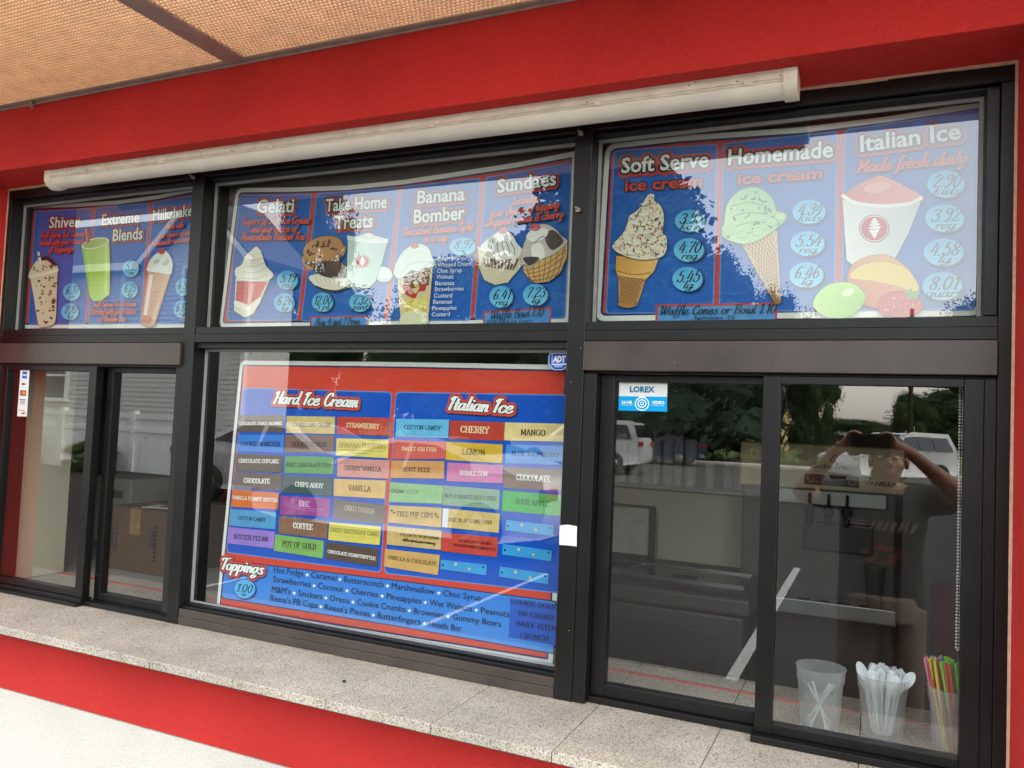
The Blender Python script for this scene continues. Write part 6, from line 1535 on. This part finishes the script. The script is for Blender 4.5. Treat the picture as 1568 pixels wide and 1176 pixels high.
for k in range(46):
    a = k * 2.399; rr = .036 * math.sqrt((k + .5) / 46)
    base = Vector((T3[0] + rr * .8 * math.cos(a), T3[1] + rr * .8 * math.sin(a), .954))
    lean = Vector((-.028 + .3 * rr * math.cos(a) + rs.uniform(-.008, .008), .2 * rr * math.sin(a), .19 + rs.uniform(-.012, .012)))
    ci = k % 8
    if ci not in _sm:
        m = MB(); m.tube([(0, 0, 0), (0, 0, .195)], .0031, 10, cap=False); m.tube([(0, 0, .195), (0, 0, 0)], .0026, 10, cap=False)
        o = m.build('straw', SM[ci]); _sm[ci] = o.data; bpy.data.objects.remove(o)
    o = bpy.data.objects.new('straw', _sm[ci]); COL.objects.link(o); o.location = base; o.rotation_mode = 'QUATERNION'; o.rotation_quaternion = lean.to_track_quat('Z', 'Y')
    nm = ('lime green', 'yellow', 'green', 'blue', 'red', 'bright green', 'pink', 'yellow green')[ci]
    tag(o, nm + ' plastic straw standing in the rightmost tub', 'straw', nm + ' straws in the rightmost tub')
# ================================================================== the person taking the photograph (mirrored in the right window)
ph = thing('phone', 'black phone held sideways in both hands, mirrored in the window', 'phone', (-.02, -1.91, 1.6))
m = MB(); m.box(-.10, .06, -1.9145, -1.9065, 1.557, 1.648); m.build('case', plain('phone_black', (20, 20, 22), 0.3, noise=0.05), ph, bevel=0.003)
m = MB()
for q in ((.035, 1.63), (.035, 1.605), (.012, 1.63)): m.tube([(q[0], -1.9064, q[1]), (q[0], -1.9052, q[1])], .008, 14)
m.build('lens', M_BLACK, ph)
M_SKIN = plain('skin', (136, 94, 74), 0.5, noise=0.12, scale=20)
pn = thing('person', 'person in dark T-shirt and brown trousers holding up a phone before the window', 'person', (.04, -2.31, 0.006))
def skin(m, name, mat, vox, par=pn):
    o = m.build(name, mat, par)
    r = o.modifiers.new('merge', 'REMESH'); r.mode = 'VOXEL'; r.voxel_size = vox; r.use_smooth_shade = True
    s = o.modifiers.new('smooth', 'SMOOTH'); s.iterations = 3; s.factor = 0.5
    return o
m = MB()
H = (.06, -2.285, 1.525)
m.ball((H[0], H[1] - .012, H[2] + .035), (.076, .095, .088), 12); m.ball((H[0], H[1] + .018, H[2] - .035), (.060, .072, .082), 12); m.ball((H[0], H[1] + .05, H[2] - .088), (.030, .032, .026), 8)
m.tube([(H[0], H[1] + .088, H[2] + .03), (H[0], H[1] + .108, H[2] - .014)], [.008, .014], 8); m.ball((H[0], H[1] + .097, H[2] - .016), (.019, .016, .011), 8)
m.ball((H[0], H[1] + .080, H[2] - .052), (.026, .016, .010), 8); m.ball((H[0], H[1] + .079, H[2] - .062), (.022, .015, .008), 8)
m.ball((H[0], H[1] + .066, H[2] + .045), (.052, .022, .014), 8)
for s in (-1, 1): m.ball((H[0] + s * .078, H[1] - .012, H[2] - .008), (.012, .022, .034), 8); m.ball((H[0] + s * .04, H[1] + .05, H[2] - .02), (.028, .028, .026), 8)
m.tube([(.05, -2.305, 1.46), (.045, -2.32, 1.39), (.04, -2.33, 1.33)], [.054, .056, .075], 14)
m.tube([(.04, -2.325, 1.36), (.04, -2.32, 1.15), (.04, -2.32, .98), (.04, -2.325, .84)], [.10, .115, .105, .115], 14)
SHR, SHL = Vector((.225, -2.325, 1.345)), Vector((-.145, -2.325, 1.35))
ELR, ELL = Vector((.375, -2.17, 1.375)), Vector((-.325, -2.17, 1.345))
WRR, WRL = Vector((.135, -1.995, 1.578)), Vector((-.165, -1.995, 1.565))
for sh, el, wr in ((SHR, ELR, WRR), (SHL, ELL, WRL)):
    m.tube([(.04, -2.325, 1.36), sh, sh.lerp(el, .5), el], [.075, .058, .047, .040], 12)
    m.tube([el, el.lerp(wr, .3), el.lerp(wr, .75), wr], [.041, .043, .030, .026], 12)
for s, wr, cx in ((1, WRR, .075), (-1, WRL, -.115)):
    palm = Vector((cx, -1.945, 1.603))
    m.tube([wr, wr.lerp(palm, .55), palm], [.026, .030, .026], 12); m.ball(palm + Vector((0, .0, .004)), (.020, .026, .036), 10)
    for k, (ln, dz) in enumerate(((.056, .040), (.064, .046), (.060, .044), (.046, .038))):
        b = palm + Vector((0, .022 - .015 * k, .026)); e = 1 - .0 * k
        m.tube([b, b + Vector((-s * .012, .004, dz * .55)), b + Vector((-s * .034, .006, dz * .62)), b + Vector((-s * ln, .010, dz * .40))], [.0095, .0095, .0088, .0068], 8)
    m.tube([palm + Vector((0, .0, -.022)), palm + Vector((-s * .016, .004, -.046)), palm + Vector((-s * .052, .016, -.046))], [.013, .011, .0075], 8)
for s in (-1, 1):
    m.tube([(.04 + s * .085, -2.325, .84), (.04 + s * .10, -2.315, .48), (.04 + s * .10, -2.33, .10)], [.085, .06, .04], 12); m.tube([(.04 + s * .10, -2.34, .05), (.04 + s * .105, -2.24, .035)], [.036, .034], 10)
skin(m, 'body', M_SKIN, .0065)
m = MB(); m.ball((H[0], H[1] - .022, H[2] + .046), (.086, .102, .080), 12); m.ball((H[0], H[1] - .06, H[2] + .0), (.080, .066, .080), 10)
skin(m, 'hair', plain('dark_hair', (44, 32, 26), 0.6, noise=0.3, scale=60), .008)
for s in (-1, 1):
    m = MB(); m.ball((H[0] + s * .032, H[1] + .078, H[2] + .018), (.012, .009, .008), 8); m.ball((H[0] + s * .032, H[1] + .0855, H[2] + .018), (.005, .003, .005), 6, 1); m.build('eye', [plain('eye_white', (214, 210, 204), 0.2), M_BLACK], pn)
m = MB()
rings = [(.80, .195, .125, .035), (.95, .188, .122, .035), (1.10, .185, .122, .035), (1.25, .195, .125, .04), (1.34, .185, .105, .04), (1.39, .115, .085, .045)]
vs, fs, N = [], [], 28
for z, rx, ry, cx in rings:
    for k in range(N):
        a = 2 * math.pi * k / N; f = 1 + .018 * math.sin(5 * a + z * 17) + .012 * math.sin(9 * a - z * 31)
        vs.append((cx + rx * f * math.cos(a), -2.32 + ry * f * math.sin(a), z))
for i in range(len(rings) - 1):
    for k in range(N): fs.append((i * N + k, i * N + (k + 1) % N, (i + 1) * N + (k + 1) % N, (i + 1) * N + k))
fs += [tuple(range(N))[::-1], tuple(range((len(rings) - 1) * N, len(rings) * N))]
m.add(vs, fs)
for sh, el in ((SHR, ELR), (SHL, ELL)): m.tube([Vector((.04, -2.325, 1.33)), sh, sh.lerp(el, .62)], [.08, .076, .068], 14)
skin(m, 't_shirt', plain('charcoal_cotton', (52, 52, 50), 0.9, noise=0.12, scale=14, bump=0.4, bscale=60), .010)
m = MB()
for k, (x, w, h) in enumerate(((.16, .02, .05), (.13, .012, .056), (.105, .018, .05), (.075, .022, .052), (.045, .016, .05), (.015, .022, .048), (-.012, .014, .05))):
    m.add([(x - w / 2, -2.188, 1.20), (x + w / 2, -2.188, 1.205), (x + w / 2 + .018, -2.188, 1.20 + h), (x - w / 2 + .018, -2.188, 1.195 + h)], [(0, 1, 2, 3)])
for k in range(3): m.add([(-.03, -2.189, 1.205 + .016 * k), (-.085 - .012 * k, -2.189, 1.21 + .016 * k), (-.085 - .012 * k, -2.189, 1.218 + .016 * k), (-.03, -2.189, 1.213 + .016 * k)], [(0, 1, 2, 3)])
rg = random.Random(4)
for k in range(11):
    a = k * .57; cx, cz = .045 + .085 * math.cos(a) * (.5 + .5 * (k % 2)), 1.09 + .035 * math.sin(a)
    m.add([(cx + .02 * math.cos(t * 1.047 + a), -2.187, cz + .012 * math.sin(t * 1.047 + a)) for t in range(6)], [tuple(range(6))], 1)
m.build('shirt_print', [plain('print_grey', (150, 148, 146), 0.8, noise=0.2), plain('print_orange', (150, 76, 52), 0.8, noise=0.3)], pn)
m = MB()
m.tube([(.04, -2.32, .90), (.04, -2.32, .78)], [.165, .175], 20)
for s in (-1, 1): m.tube([(.04 + s * .085, -2.32, .84), (.04 + s * .10, -2.31, .48), (.04 + s * .105, -2.325, .09)], [.112, .092, .085], 18)
skin(m, 'trousers', plain('brown_canvas', (112, 98, 88), 0.9, noise=0.2, scale=9, bump=0.6, bscale=30), .012)
for s in (-1, 1):
    m = MB(); m.tube([(.04 + s * .10, -2.37, .052), (.04 + s * .10, -2.30, .06), (.04 + s * .11, -2.18, .042)], [.045, .047, .036], 14); m.box(.04 + s * .105 - .045, .04 + s * .105 + .045, -2.41, -2.16, .008, .026)
    skin(m, 'shoe', M_BLACK, .009)
